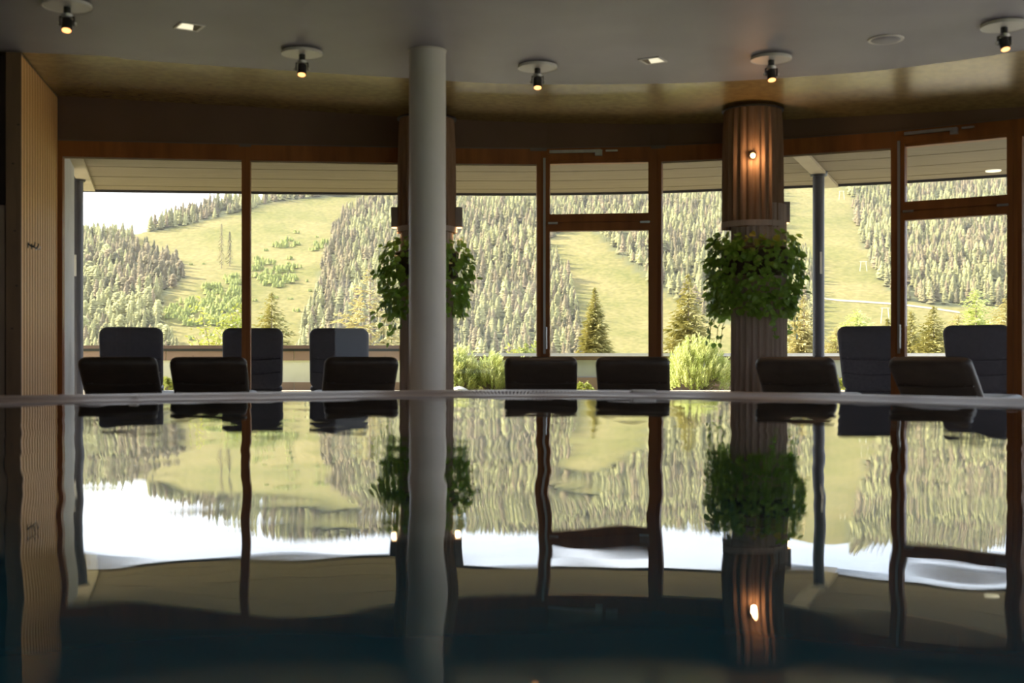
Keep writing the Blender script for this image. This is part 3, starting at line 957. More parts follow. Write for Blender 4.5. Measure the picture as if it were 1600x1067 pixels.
def curtain_column(xp, D, lab_c, lab_p, seed, off, nleaf, lamps):
    r_ = random.Random(seed)
    x, y = PX(xp, D)
    top = 3.12
    t = empty('column_curtain', (x, y, 0), label=lab_c, cat='curtain', group='curtained columns')
    pleated(0.283, 1.97, top, 24, 0.016, M_curtain, 'valance', t, seed, hem=0.006, top_in=0.015)
    MB().lathe([(0.291, 1.975), (0.303, 1.975), (0.303, 2.03), (0.291, 2.03)], 48, closed=True).build('hem', M_curtain_low, t)
    pleated(0.255, 0.02, 2.2, 26, 0.018, M_curtain_low, 'drape', t, seed + 1, loc=(off, 0.0))
    MB().lathe([(0.27, top), (0.30, top), (0.30, 3.135), (0.27, 3.135)], 48, closed=True).build('curtain_rail', M_blackm, t)
    MB().lathe([(0.14, 0.0), (0.14, 3.19)], 32).build('inner_column', M_dark, t)
    # hanging plant ring round the column
    p = empty('hanging_ivy', (x + off * 0.3, y, 0), label=lab_p, cat='plant', group='hanging ivy plants')
    MB().lathe([(0.29, 1.50), (0.315, 1.52), (0.325, 1.76), (0.31, 1.78), (0.30, 1.76), (0.29, 1.55)], 32, closed=True).build('planter', M_planter, p)
    spots = []
    for k in range(nleaf):
        a = r_.uniform(0, 2 * PI)
        u = r_.random()
        # ball shaped mass, thicker at mid height, trailing at the bottom
        z = 1.93 - 0.80 * u ** 0.8
        bulge = 0.335 + 0.09 * math.sin(PI * min(1, (1.95 - z) / 0.80)) if z > 1.15 else 0.34
        r = bulge + r_.gauss(0, 0.022) + (0.05 if r_.random() < 0.08 else 0)
        spots.append((a, r, z))
    for k in range(15):
        a = r_.uniform(0, 2 * PI)
        r0 = r_.uniform(0.35, 0.42)
        z0 = r_.uniform(1.15, 1.45)
        ln = r_.uniform(0.10, 0.42)
        z1 = max(z0 - ln, 0.86)
        out = r_.uniform(0.0, 0.10)
        MB().tube([(r0 * math.cos(a), r0 * math.sin(a), z0), ((r0 + out) * math.cos(a + 0.05), (r0 + out) * math.sin(a + 0.05), (z0 + z1) / 2), ((r0 + out) * math.cos(a + 0.1), (r0 + out) * math.sin(a + 0.1), z1)], 0.004, 4).build('stem', M_leafd, p)
        for q in range(5):
            w = q / 4
            spots.append((a + 0.1 * w + r_.uniform(-.06, .06), r0 + out * min(1, w * 2) + r_.uniform(0, 0.02), z0 + (z1 - z0) * w))
    r_.shuffle(spots)
    # nearest 150 leaves facing the pool are single leaves, the rest one mass
    front = sorted(spots, key=lambda q: (math.sin(q[0]) * q[1]))
    single, rest = front[:150], front[150:]
    mv, mf = [], []
    for i, (a, r, z) in enumerate(single + rest):
        s_ = r_.uniform(0.050, 0.085)
        M = Matrix.Translation((r * math.cos(a), r * math.sin(a), z)) @ Matrix.Rotation(a - PI / 2, 4, 'Z') @ Matrix.Rotation(r_.uniform(-0.9, 0.9), 4, 'Y') \
            @ Matrix.Rotation(r_.uniform(-1.7, 0.1), 4, 'X') @ Matrix.Rotation(r_.uniform(-0.7, 0.7), 4, 'Z') @ Matrix.Scale(s_, 4)
        if i < len(single):
            yel = z > 1.81 and r_.random() < 0.7 or r_.random() < 0.04  # top leaves coloured yellow as lamplight, a few others at random
            lo = link_mesh('leaf', LEAF[1 if yel else 0], None, p)
            lo.matrix_local = M
        else:
            k = len(mv)
            me = LEAF[0]
            mv += [M @ v.co for v in me.vertices]
            mf += [[q + k for q in pl_.vertices] for pl_ in me.polygons]
    fo = raw('foliage', mv, mf, M_leafd, p)
    fo['kind'] = 'stuff'
    for sx, lab in lamps:
        lp = empty('wall_lamp', (x + sx * 0.325, y + 0.02, 2.03), label=lab, cat='lamp', group='small box lamps on the curtain columns')
        MB().slab(0.075, 0.10, 0.205, 0.01, 0.004, 2, Matrix.Translation((0, -0.05, 0))).build('housing', mat('lamp_housing', (0.20, 0.165, 0.15), None, 3, 0.5), lp)
        MB().box((-0.03, -0.04, -0.004), (0.03, 0.04, 0.002)).build('diffuser', M_glow, lp)
        wd = bpy.data.lights.new('lamp_glow', 'POINT')
        wd.energy = 0.5
        wd.color = (1.0, 0.6, 0.28)
        wd.shadow_soft_size = 0.03
        wo = bpy.data.objects.new('lamp_glow', wd)
        C.objects.link(wo)
        wo.parent = lp
        wo.location = (0, -0.03, -0.05)
        MB().box((-sx * 0.075 - 0.01, -0.012, 0.09), (-sx * 0.025 + 0.01, 0.012, 0.115)).build('arm', M_blackm, lp)
    return t


curtain_column(1176, 11.60, 'brown pleated curtain wrapped round a column right of the glass door',
               'bushy green ivy hanging in a ball below the brown curtain', 11, 0.06, 1400,
               [(1, 'small box lamp on the right side of the front curtain column')])
curtain_column(667, 12.02, 'brown pleated curtain round a column hidden behind the white column',
               'green ivy hanging behind the white column', 23, 0.0, 1000,
               [(-1, 'small box lamp just left of the white column'), (1, 'small box lamp just right of the white column')])
# small lamp in the front of the curtain
q = P(1176, 243, 11.285)
t = empty('curtain_lamp', q, label='tiny round glowing lamp set in the front of the brown curtain', cat='lamp')
Mh = Matrix.Rotation(PI / 2, 4, 'X')
MB().lathe([(0.026, -0.03), (0.032, -0.02), (0.032, 0.01), (0.026, 0.012)], 20, Mh).build('housing', M_blackm, t)
MB().lathe([(0.0, 0.016), (0.022, 0.014), (0.026, 0.008)], 20, Mh).build('bulb', M_bulb, t)
ld = bpy.data.lights.new('curtain_light', 'POINT')
ld.energy = 2.4
ld.color = (1.0, 0.55, 0.25)
ld.shadow_soft_size = 0.03
lo = bpy.data.objects.new('curtain_light', ld)
C.objects.link(lo)
lo.parent = t
lo.location = (0, -0.06, -0.02)

# ------------------------------------------------------------------ robe hooks on the slat wall
for i, (xp, yp, D, sz) in enumerate(((41, 383, 9.93, 0.75), (46, 385, 10.12, 0.75), (52, 388, 10.38, 0.5))):
    q = P(xp, yp, D)
    s_ = (q - WA).dot(wdir)
    base = WA + wdir * s_
    lab = ('black robe hook on the slat wall, nearest the end board', 'black robe hook on the slat wall, middle of three', 'small pale robe hook on the slat wall, farthest right')[i]
    t = empty('robe_hook', (base.x + wn_.x * 0.014, base.y + wn_.y * 0.014, q.z), math.atan2(wdir.y, wdir.x), label=lab, cat='hook', group='robe hooks on the slat wall')
    mm = M_blackm if i < 2 else M_white
    MB().box((-0.012, -0.006, -0.03 * sz), (0.012, 0.0, 0.03 * sz)).build('back_plate', mm, t)
    MB().tube([(0, -0.003, 0.02 * sz), (0, -0.03 * sz, -0.005), (0, -0.06 * sz, -0.02 * sz), (0, -0.075 * sz, 0.01 * sz), (0, -0.075 * sz, 0.035 * sz)], 0.008 * sz, 8).build('prong', mm, t)


# ------------------------------------------------------------------ loungers
def make_lounger(name, label, W, L, ang, hinge, th, m_pad, m_frame, group, corner):
    t = empty(name, label=label, cat='lounger', group=group)
    zs = hinge - th
    MB().slab(W, 1.22, th, 0.05, 0.022, 5, Matrix.Translation((0, 0.03, zs)), 0.006).build('seat_cushion', m_pad, t, angle=50)
    a = math.radians(ang)
    # back cushion: local y runs up the backrest, which leans towards -y
    Mb = Matrix.Translation((0, 0.0, hinge - th * 0.4)) @ Matrix.Rotation(PI, 4, 'Z') @ Matrix.Rotation(a, 4, 'X') @ Matrix.Translation((0, 0, -th / 2))
    back = MB().slab(W, L, th, corner, 0.028, 6, Mb, 0.008).build('backrest', m_pad, t, angle=50)
    # sagging straps across the rear of the backrest
    for yy, sag in ((L * 0.52, 0.02), (L * 0.30, 0.028)):
        pts = [Mb @ Vector((W * 0.46 * (k / 6 - 1), yy - sag * (1 - abs(k / 6 - 1) ** 2), -0.012)) for k in range(13)]
        MB().tube(pts, 0.009, 6).build('strap', m_pad, back)
    sh = MB().slab(W * 0.86, L * 0.34, 0.03, 0.05, 0.012, 4, Mb @ Matrix.Translation((0, L * 0.60, th - 0.012))).build('head_pillow', m_pad, back, angle=50)
    fr = MB()
    for sx in (-1, 1):
        fr.box((sx * W / 2 * 0.94 - 0.016, -0.05, zs - 0.05), (sx * W / 2 * 0.94 + 0.016, 1.25, zs - 0.008))
    for yy in (0.0, 0.6, 1.2):
        fr.box((-W / 2 * 0.94, yy, zs - 0.045), (W / 2 * 0.94, yy + 0.03, zs - 0.012))
    fr.build('frame', m_frame, t)
    for sx in (-1, 1):
        for yy in (0.06, 1.12):
            MB().box((sx * W / 2 * 0.94 - 0.018, yy - 0.02, 0.0), (sx * W / 2 * 0.94 + 0.018, yy + 0.02, zs - 0.05)).build('leg', m_frame, t)
    # prop holding the backrest up
    pm = MB()
    for sx in (-1, 1):
        q = Mb @ Vector((sx * W * 0.36, L * 0.55, -0.004))
        pm.tube([(-sx * W * 0.36, 0.28, zs - 0.02), (q.x if q.x * -sx > 0 else -q.x, q.y, q.z)], 0.012, 6)
    pm.build('back_prop', m_frame, t)
    return t


IN_LAB = ['dark leather lounger backrest in front of the left post, leftmost indoors',
          'dark leather lounger second from the slat wall',
          'dark leather lounger just left of the white column',
          'dark leather lounger right of the white column, below the door hinge side',
          'dark leather lounger directly below the glass door',
          'dark leather lounger in front of the curtain column with a pale right edge',
          'dark leather lounger tilted at the right edge, rightmost indoors']
IN = [(183, 9.9, 10, 0.64), (325, 10.0, 9, 0.64), (566, 10.2, 13, 0.635), (845, 10.3, -2, 0.635), (988, 10.2, -8, 0.635), (1240, 9.6, -24, 0.63), (1450, 9.2, -36, 0.63)]
Lb, ang = 0.56, 38
proto = make_lounger('pool_lounger', IN_LAB[0], 0.64, Lb, ang, 0.385, 0.085, M_leather, M_blackm, 'dark leather loungers on the pool deck', 0.07)
reach, rise = Lb * math.cos(math.radians(ang)), Lb * math.sin(math.radians(ang))
for i, (xp, D, yaw, W) in enumerate(IN):
    o = proto if i == 0 else copy_tree(proto)
    o['label'] = IN_LAB[i]
    x, y = PX(xp, D)
    a = math.radians(yaw)
    o.location = (x - math.sin(a) * reach, y + math.cos(a) * reach, 0)
    o.rotation_euler = (0, 0, a)
OUT_LAB = ['slate grey terrace lounger with upright back, leftmost outside',
           'slate grey terrace lounger behind the first window mullion',
           'slate grey terrace lounger left of the white column, partly hidden by a dark one',
           'slate grey terrace lounger behind the right door post',
           'slate grey terrace lounger seen through the right glass door']
OUT = [(205, 13.5, 16), (395, 13.9, 12), (530, 14.0, 8), (1357, 13.0, -28), (1525, 12.6, -33)]
Lo, ango = 0.80, 64
proto2 = make_lounger('terrace_lounger', OUT_LAB[0], 0.70, Lo, ango, 0.36, 0.06, M_fabric, M_grey_post, 'slate grey loungers on the terrace', 0.10)
reach = Lo * math.cos(math.radians(ango))
for i, (xp, D, yaw) in enumerate(OUT):
    o = proto2 if i == 0 else copy_tree(proto2)
    o['label'] = OUT_LAB[i]
    x, y = PX(xp, D)
    a = math.radians(yaw)
    o.location = (x - math.sin(a) * reach, y + math.cos(a) * reach, 0)
    o.rotation_euler = (0, 0, a)


# ------------------------------------------------------------------ landscape
SL, Y0 = 0.32, 650.0
SKY = [(-600, 375), (100, 368), (215, 362), (260, 338), (385, 318), (480, 296), (560, 300), (640, 303), (720, 303), (770, 288), (900, 278), (1000, 280), (1060, 300),
       (1110, 303), (1250, 282), (1350, 262), (1450, 262), (1500, 252), (1590, 280), (1700, 300), (2200, 320)]
sx_, sy_ = [a for a, _ in SKY], [b for _, b in SKY]


def Zt(Xa, Ya):
    Xa, Ya = np.asarray(Xa, float), np.asarray(Ya, float)
    px = 800 + F * Xa / np.maximum(Ya, 1.0)
    e = (HZ - (np.interp(px - 25, sx_, sy_) + np.interp(px, sx_, sy_) + np.interp(px + 25, sx_, sy_)) / 3) / F
    yr = SL * Y0 / (SL - e)
    und = 3.5 * np.sin(Xa / 90 + 1) * np.sin(Ya / 70) + 1.6 * np.sin(Xa / 37 + Ya / 51)
    hill = SL * (np.minimum(Ya, yr) - Y0) - 0.12 * np.maximum(Ya - yr, 0) + und * np.clip((Ya - 520) / 100, 0, 1)
    low = -0.05 * (Ya - 20) - 0.6
    return CZ + np.maximum(hill, low)


def pix(Xa, Ya, Za):
    return 800 + F * Xa / Ya, HZ - F * (Za - CZ) / Ya


def inside(px, py, poly):
    r = np.zeros(np.shape(px), bool)
    n = len(poly)
    for i in range(n):
        (x1, y1), (x2, y2) = poly[i], poly[(i + 1) % n]
        c = ((y1 > py) != (y2 > py)) & (px < (x2 - x1) * (py - y1) / ((y2 - y1) or 1e-9) + x1)
        r ^= c
    return r


M1 = [(205, 364), (240, 362), (300, 351), (345, 339), (385, 328), (430, 315), (520, 308), (620, 303), (632, 309), (580, 314), (548, 324), (528, 347), (512, 381),
      (503, 421), (492, 461), (478, 496), (466, 541), (452, 600), (300, 600), (272, 545), (252, 515), (246, 490), (252, 468), (270, 453), (288, 434), (280, 413), (245, 399), (208, 387)]
M2 = [(868, 368), (880, 360), (925, 360), (937, 368), (963, 398), (1003, 430), (1043, 464), (1077, 484), (1113, 499), (1141, 508), (1230, 545), (1240, 620), (905, 620),
      (907, 520), (898, 470), (888, 437), (874, 412), (859, 394), (850, 382)]
M3 = [(1215, 230), (1322, 230), (1325, 292), (1337, 340), (1351, 390), (1367, 422), (1390, 455), (1402, 468), (1460, 478), (1600, 480), (1760, 482), (1760, 620), (1215, 620),
      (1215, 560), (1276, 540), (1279, 470), (1269, 430), (1262, 404), (1215, 386)]


def is_meadow(px, py):
    return inside(px, py, M1) | inside(px, py, M2) | inside(px, py, M3)


us = np.linspace(-0.75, 0.75, 220)
ys = np.r_[np.linspace(18.6, 500, 40), np.linspace(510, 1600, 190)]
U, YY = np.meshgrid(us, ys, indexing='ij')
XX = U * YY
ZZ = Zt(XX, YY)
nu, ny_ = U.shape
verts = np.stack([XX, YY, ZZ], -1).reshape(-1, 3)
idx = np.arange(nu * ny_).reshape(nu, ny_)
faces = np.stack([idx[:-1, :-1], idx[1:, :-1], idx[1:, 1:], idx[:-1, 1:]], -1).reshape(-1, 4)


def fast_mesh(name, v, f, k):
    me = bpy.data.meshes.new(name)
    me.vertices.add(len(v))
    me.vertices.foreach_set('co', np.asarray(v, np.float32).ravel())
    me.loops.add(f.size)
    me.loops.foreach_set('vertex_index', f.astype(np.int32).ravel())
    me.polygons.add(len(f))
    me.polygons.foreach_set('loop_start', np.arange(0, f.size, k, dtype=np.int32))
    me.update(calc_edges=True)
    return me


me = fast_mesh('hillside', verts, faces, 4)
px_, py_ = pix(verts[:, 0], verts[:, 1], verts[:, 2])
fm = (~is_meadow(px_, py_)).astype(np.float32)
fm[verts[:, 1] < 500] = 0
at = me.attributes.new('forest', 'FLOAT', 'POINT')
at.data.foreach_set('value', fm)
me.polygons.foreach_set('use_smooth', np.ones(len(faces), bool))
hill = link_mesh('hillside', me, M_hill)
tag(hill, 'sunlit alpine hillside with meadows and ski slopes', kind='structure')


def hill_hit(x, y):
    yy = np.linspace(480, 1500, 6000)
    xx = (x - 800) / F * yy
    z = CZ + (HZ - y) / F * yy
    g = Zt(xx, yy)
    k = np.argmax(g >= z)
    return Vector((xx[k], yy[k], g[k]))


# low-poly conifers for the forest
def forest_tree(seed, layers=9, k=7, base=0.10, slim=1.0, round_top=False):
    r_ = np.random.default_rng(seed)
    v, f = [], []
    for i in range(layers):
        t = i / layers
        zb = base + (1 - base) * t * 0.97
        zt = min(1.0, zb + (1 - base) / layers * 2.1)
        prof = (1 - t) ** 0.8 if not round_top else math.sqrt(max(0.05, 1 - (2 * t - 0.75) ** 2 / 1.6))
        R = 0.5 * slim * prof + 0.02
        b = len(v)
        v.append((r_.normal(0, 0.01), r_.normal(0, 0.01), zt))
        a0 = r_.uniform(0, 6.28)
        for j in range(k):
            a = a0 + 2 * PI * j / k + r_.normal(0, 0.12)
            rr = R * (1.15 if j % 2 else 0.72) * r_.uniform(0.8, 1.2)
            v.append((rr * math.cos(a), rr * math.sin(a), zb + r_.normal(0, 0.012)))
        for j in range(k):
            f.append((b, b + 1 + j, b + 1 + (j + 1) % k))
    b = len(v)
    for z, r in ((0.0, 0.035), (base + 0.2, 0.02)):
        for j in range(3):
            v.append((r * math.cos(j * 2.1), r * math.sin(j * 2.1), z))
    for j in range(3):
        j2 = (j + 1) % 3
        f += [(b + j, b + j2, b + 3 + j2), (b + j, b + 3 + j2, b + 3 + j)]
    return np.array(v), np.array(f)


VAR = [forest_tree(s_, 9, 7, 0.10, w) for s_, w in ((1, 0.9), (2, 1.0), (3, 0.8), (4, 1.1))] + [forest_tree(5, 7, 7, 0.38, 1.0), forest_tree(6, 9, 9, 0.12, 1.15, True)]

# candidate places over the hill
sp = 6.4
gx_, gy_ = np.meshgrid(np.arange(-720, 720, sp), np.arange(560, 1330, sp))
tx = gx_.ravel() + rng.uniform(-0.45, 0.45, gx_.size) * sp
ty = gy_.ravel() + rng.uniform(-0.45, 0.45, gx_.size) * sp
tz = Zt(tx, ty)
px_, py_ = pix(tx, ty, tz)
ok = (np.abs(px_ - 800) < 900) & ~is_meadow(px_, py_) & (py_ < 640)
# drop what stands far behind the crest
e_s = np.interp(px_, sx_, sy_)
yr_ = SL * Y0 / (SL - (HZ - e_s) / F)
ok &= ty < yr_ + 45
tx, ty, tz, px_, py_ = tx[ok], ty[ok], tz[ok], px_[ok], py_[ok]
nT = len(tx)
clump = np.sin(tx / 17 + 2 * np.sin(ty / 29)) * np.sin(ty / 13 + 1.5 * np.sin(tx / 23))
hgt = rng.uniform(8.5, 14.5, nT) + 2.4 * clump
wid = hgt * rng.uniform(0.40, 0.56, nT)
var = rng.integers(0, 4, nT)
leftmix = (px_ < 300) & (py_ > 400)
var[leftmix & (rng.random(nT) < 0.16)] = 5
edge2 = is_meadow(px_ - 16, py_) & (px_ > 930) & (px_ < 1160)
var[edge2 & (rng.random(nT) < 0.7)] = 4
hgt[edge2] *= 1.15
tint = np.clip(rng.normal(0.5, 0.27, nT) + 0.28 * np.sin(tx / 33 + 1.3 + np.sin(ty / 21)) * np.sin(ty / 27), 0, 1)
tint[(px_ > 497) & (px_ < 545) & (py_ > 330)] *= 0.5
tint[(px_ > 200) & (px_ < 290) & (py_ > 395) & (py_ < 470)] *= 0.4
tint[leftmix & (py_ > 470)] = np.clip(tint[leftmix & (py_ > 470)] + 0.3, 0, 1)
rot = rng.uniform(0, 6.28, nT)
# the 300 that show largest stand singly: those nearest, in view, inside the window openings
show = hgt / ty
show[(px_ < 130) | (px_ > 1585) | (py_ > 560) | ((px_ > 612) & (px_ < 705)) | ((px_ > 1128) & (px_ < 1232))] = 0
order = np.argsort(-show)
single = order[:300]
rest = order[300:]
fm_me = []
for k, (v, f) in enumerate(VAR):
    me = fast_mesh('forest_spruce', v, f, 3)
    me.materials.append(M_forest_one)
    fm_me.append(me)
for i in single:
    b5 = var[i] == 5
    o = link_mesh('forest_tree' if b5 else 'forest_spruce', fm_me[var[i]], None)
    o.location = (tx[i], ty[i], tz[i] - 0.4)
    o.scale = (wid[i], wid[i], hgt[i])
    o.rotation_euler = (0, 0, rot[i])
    if b5:
        tag(o, 'rounded pale green tree among the spruces low on the left hillside', 'tree', 'rounded trees low on the hillside')
    elif px_[i] < 480:
        tag(o, 'narrow spruce low in the forest on the left hillside', 'tree', 'spruces low on the left hillside')
    elif px_[i] < 860:
        tag(o, 'narrow spruce low in the dense forest behind the white column', 'tree', 'spruces in the middle forest')
    else:
        tag(o, 'narrow spruce low in the forest beside the ski slopes', 'tree', 'spruces beside the ski slopes')
allv, allf, allt = [], [], []
off = 0
for k, (v, f) in enumerate(VAR):
    ii = rest[var[rest] == k]
    if len(ii) == 0:
        continue
    c, s_ = np.cos(rot[ii])[:, None], np.sin(rot[ii])[:, None]
    vx, vy, vz = v[:, 0][None], v[:, 1][None], v[:, 2][None]
    X_ = (vx * c - vy * s_) * wid[ii][:, None] + tx[ii][:, None]
    Y_ = (vx * s_ + vy * c) * wid[ii][:, None] + ty[ii][:, None]
    Z_ = vz * hgt[ii][:, None] + tz[ii][:, None] - 0.4
    allv.append(np.stack([X_, Y_, Z_], -1).reshape(-1, 3))
    allf.append((f[None] + (np.arange(len(ii)) * len(v))[:, None, None] + off).reshape(-1, 3))
    allt.append(np.repeat(tint[ii], len(f)))
    off += len(ii) * len(v)
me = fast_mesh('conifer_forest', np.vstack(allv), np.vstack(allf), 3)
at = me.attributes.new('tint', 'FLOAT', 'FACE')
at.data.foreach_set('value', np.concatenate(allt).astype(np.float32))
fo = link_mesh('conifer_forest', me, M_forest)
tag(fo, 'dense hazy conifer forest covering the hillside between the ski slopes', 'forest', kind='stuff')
print('forest trees', nT, 'tris', len(me.polygons))


# meadow shrubs
def shrub_mesh(seed):
    r_ = np.random.default_rng(seed)
    v, f = [], []
    for c in range(7):
        cx, cy = r_.normal(0, 0.28, 2)
        h = r_.uniform(0.55, 1.0)
        tv, tf = forest_tree(seed * 10 + c, 4, 6, 0.02, 1.0)
        b = len(v)
        v += [(cx + q[0] * 0.62, cy + q[1] * 0.62, q[2] * h) for q in tv]
        f += [tuple(q + b) for q in tf]
    return fast_mesh('meadow_shrub', np.array(v), np.array(f), 3)


SH = [shrub_mesh(s_) for s_ in (3, 4, 5)]
for m_ in SH:
    m_.materials.append(M_shrub)
DENSE = [(300, 470), (330, 445), (372, 432), (384, 470), (350, 510), (290, 510), (262, 505), (255, 485)]
DENSE2 = [(388, 420), (400, 405), (440, 410), (470, 420), (466, 440), (440, 450), (400, 445)]
DENSE3 = [(425, 382), (450, 374), (475, 380), (470, 390), (440, 396)]
DENSE4 = [(485, 384), (512, 378), (512, 390), (488, 392)]
cnt = 0
r_ = random.Random(5)


def put_shrub(px, py, size, lab='small lone green shrub dotted on the open left meadow'):
    global cnt
    q = hill_hit(px, py)
    o = link_mesh('meadow_shrub', SH[cnt % 3], None)
    o.location = q - Vector((0, 0, 0.2))
    o.scale = (size * 1.1, size * 1.1, size * r_.uniform(0.9, 1.3))
    o.rotation_euler = (0, 0, r_.uniform(0, 6.28))
    tag(o, lab, 'shrub', 'shrubs on the left meadow')
    cnt += 1


for poly_, n_s, sz, lab_s in ((DENSE, 90, 4.6, 'bright green shrub in the large thicket at the foot of the left meadow'), (DENSE2, 42, 4.2, 'bright green shrub in the middle thicket right of the window mullion'),
                          (DENSE3, 16, 3.6, 'bright green shrub in the small upper thicket on the left meadow'), (DENSE4, 7, 3.8, 'bright green shrub in the little clump against the forest edge')):
    xs, ysx = [p[0] for p in poly_], [p[1] for p in poly_]
    k = 0
    while k < n_s:
        a, b = r_.uniform(min(xs), max(xs)), r_.uniform(min(ysx), max(ysx))
        if inside(np.array([a]), np.array([b]), poly_)[0]:
            put_shrub(a, b, sz * r_.uniform(0.7, 1.25), lab_s)
            k += 1
for a, b in ((416, 392), (462, 364), (494, 371), (430, 466), (455, 468), (466, 487), (440, 500), (425, 520), (300, 414), (318, 413), (455, 405), (480, 440), (485, 455), (400, 470), (410, 500), (450, 520), (375, 520), (330, 525), (300, 530)):
    put_shrub(a, b, r_.uniform(1.8, 3.4))

# two tall bare spruces on the meadow
for px, py, h, lab in ((346, 419, 33, 'tall thin half-bare spruce on the left meadow, left of the pair'), (359, 416, 26, 'tall thin half-bare spruce on the left meadow, right of the pair')):
    q = hill_hit(px, py)
    t = empty('bare_spruce', q, label=lab, cat='tree', group='pair of thin spruces on the meadow')
    MB().tube([(0, 0, -0.5), (0.1, 0, h * 0.6), (0, 0, h)], [0.32, 0.22, 0.05], 6).build('trunk', M_bark, t)
    v, f = [], []
    rr_ = np.random.default_rng(px)
    for i in range(34):
        z = h * (0.10 + 0.88 * i / 34)
        R = 4.4 * (1 - i / 36) ** 0.6 * rr_.uniform(0.35, 1.0)
        a = rr_.uniform(0, 6.28)
        for j in range(5):
            aa = a + j * 1.26
            b = len(v)
            c, s_ = math.cos(aa), math.sin(aa)
            v += [(0, 0, z + 0.5), (R * c - 0.35 * s_, R * s_ + 0.35 * c, z - 0.7), (R * c + 0.35 * s_, R * s_ - 0.35 * c, z - 0.9)]
            f.append((b, b + 1, b + 2))
    me = fast_mesh('foliage', np.array(v), np.array(f), 3)
    link_mesh('foliage', me, M_forest_one, t)

# gravel tracks and lift pylons on the right slope
tp = [hill_hit(x, y) for x, y in ((1280, 466), (1310, 470), (1345, 472), (1390, 475), (1420, 478), (1460, 483), (1500, 489))]
mb = MB()
for i in range(len(tp) - 1):
    a, b = tp[i], tp[i + 1]
    w = Vector((0, 2.0, 2.0 * SL))
    up = Vector((0, 0, 0.35))
    mb.add([a - w + up, b - w + up, b + w + up, a + w + up], [(0, 1, 2, 3)])
gt = mb.build('gravel_track', M_track)
tag(gt, 'pale gravel track crossing the foot of the right ski slope', kind='structure')
for px, py, h, lab in ((1315, 312, 8, 'pale ski lift pylon high on the right slope'), (1349, 424, 7, 'pale ski lift pylon midway down the right slope'),
                       (1383, 505, 9, 'pale ski lift pylon low on the right slope')):
    q = hill_hit(px, py)
    t = empty('lift_pylon', q, label=lab, cat='pylon', group='ski lift pylons')
    MB().tube([(-2.6, 0, -0.5), (-1.7, 0, h)], 0.13, 6).build('leg', M_pylon, t)
    MB().tube([(2.6, 0, -0.5), (1.7, 0, h)], 0.13, 6).build('leg', M_pylon, t)
    MB().tube([(-2.6, 0, h), (2.6, 0, h)], 0.13, 6).build('crossbar', M_pylon, t)


# ------------------------------------------------------------------ nearer trees beyond the parapet
def conifer(name, px, ytop, D, wpx, m_needle, lab, dens=1.0, base_y=600, taper=0.85, droop=0.25, seed=1, group=None, trunk_pale=False, size=1.0):
    r_ = random.Random(seed)
    x, y = PX(px, D)
    zb = float(Zt(x, y)) - 0.1
    zt = CZ + (HZ - ytop) * D / F
    H = zt - zb
    zref = CZ + (HZ - 550) * D / F                  # level at which the width was read
    R0 = wpx / 2 * D / F / max(0.15, ((zt - zref) / H)) ** taper
    t = empty(name, (x, y, zb), label=lab, cat='tree', group=group)
    MB().tube([(0, 0, 0), (0.02 * H * r_.uniform(-.5, .5), 0, H * 0.5), (0, 0, H * 0.985)], [H * 0.016, H * 0.011, H * 0.002], 7).build('trunk', M_bark, t)
    v, f = [], []
    br = MB()
    nwh = int(30 * dens) + 8
    for i in range(nwh):
        u = (i + r_.random() * 0.5) / nwh
        z = H * (0.06 + 0.94 * u)
        R = R0 * (1 - u) ** taper * r_.uniform(0.8, 1.12) + 0.006 * H
        nb_ = max(4, int((8 - 3 * u) * (0.7 + 0.3 * dens)))
        a0 = r_.uniform(0, 6.28)
        for j in range(nb_):
            a = a0 + 2 * PI * j / nb_ + r_.uniform(-.25, .25)
            Rj = R * r_.uniform(0.65, 1.12)
            c, s_ = math.cos(a), math.sin(a)
            dz = -droop * Rj * (1 - u) + 0.18 * Rj * u
            if trunk_pale and r_.random() < 0.5:
                br.tube([(0, 0, z), (Rj * c * .8, Rj * s_ * .8, z + dz * .8)], [H * .003, H * .0012], 4, False)
            ns_ = max(4, int(11 * Rj / R0 + 3))
            for q in range(ns_):
                w = (q + 0.6) / ns_
                if trunk_pale and w < 0.35:
                    continue
                rr = Rj * w
                zz = z + dz * w * w * 1.0 + r_.gauss(0, 0.012 * H)
                L_ = (0.035 * H * (1.15 - 0.5 * w) + 0.06 * R0) * r_.uniform(0.7, 1.3) * size * 1.15 * min(1.0, 0.30 + 1.5 * (1 - u))
                for sd in (-1, 1, 0):
                    aa = a + sd * r_.uniform(0.5, 1.0)
                    ex, ey = math.cos(aa) * L_, math.sin(aa) * L_
                    px0, py0 = rr * c, rr * s_
                    b = len(v)
                    wv = 0.30 * L_
                    v += [(px0 - s_ * wv * .5, py0 + c * wv * .5, zz + 0.12 * L_), (px0 + s_ * wv * .5, py0 - c * wv * .5, zz - 0.10 * L_),
                          (px0 + ex, py0 + ey, zz + r_.uniform(-0.55, 0.25) * L_)]
                    f.append((b, b + 1, b + 2))
    # leader
    for q in range(10):
        a = r_.uniform(0, 6.28)
        z = H * (0.93 + 0.07 * q / 10)
        b = len(v)
        L_ = 0.03 * H
        v += [(0, 0, z + L_ * .5), (0.01, 0, z - L_ * .2), (math.cos(a) * L_ * (1.1 - q / 10), math.sin(a) * L_ * (1.1 - q / 10), z + L_ * 0.3)]
        f.append((b, b + 1, b + 2))
    if br.v:
        br.build('branches', M_bark, t)
    me = fast_mesh('foliage', np.array(v), np.array(f), 3)
    link_mesh('foliage', me, m_needle, t)
    return t


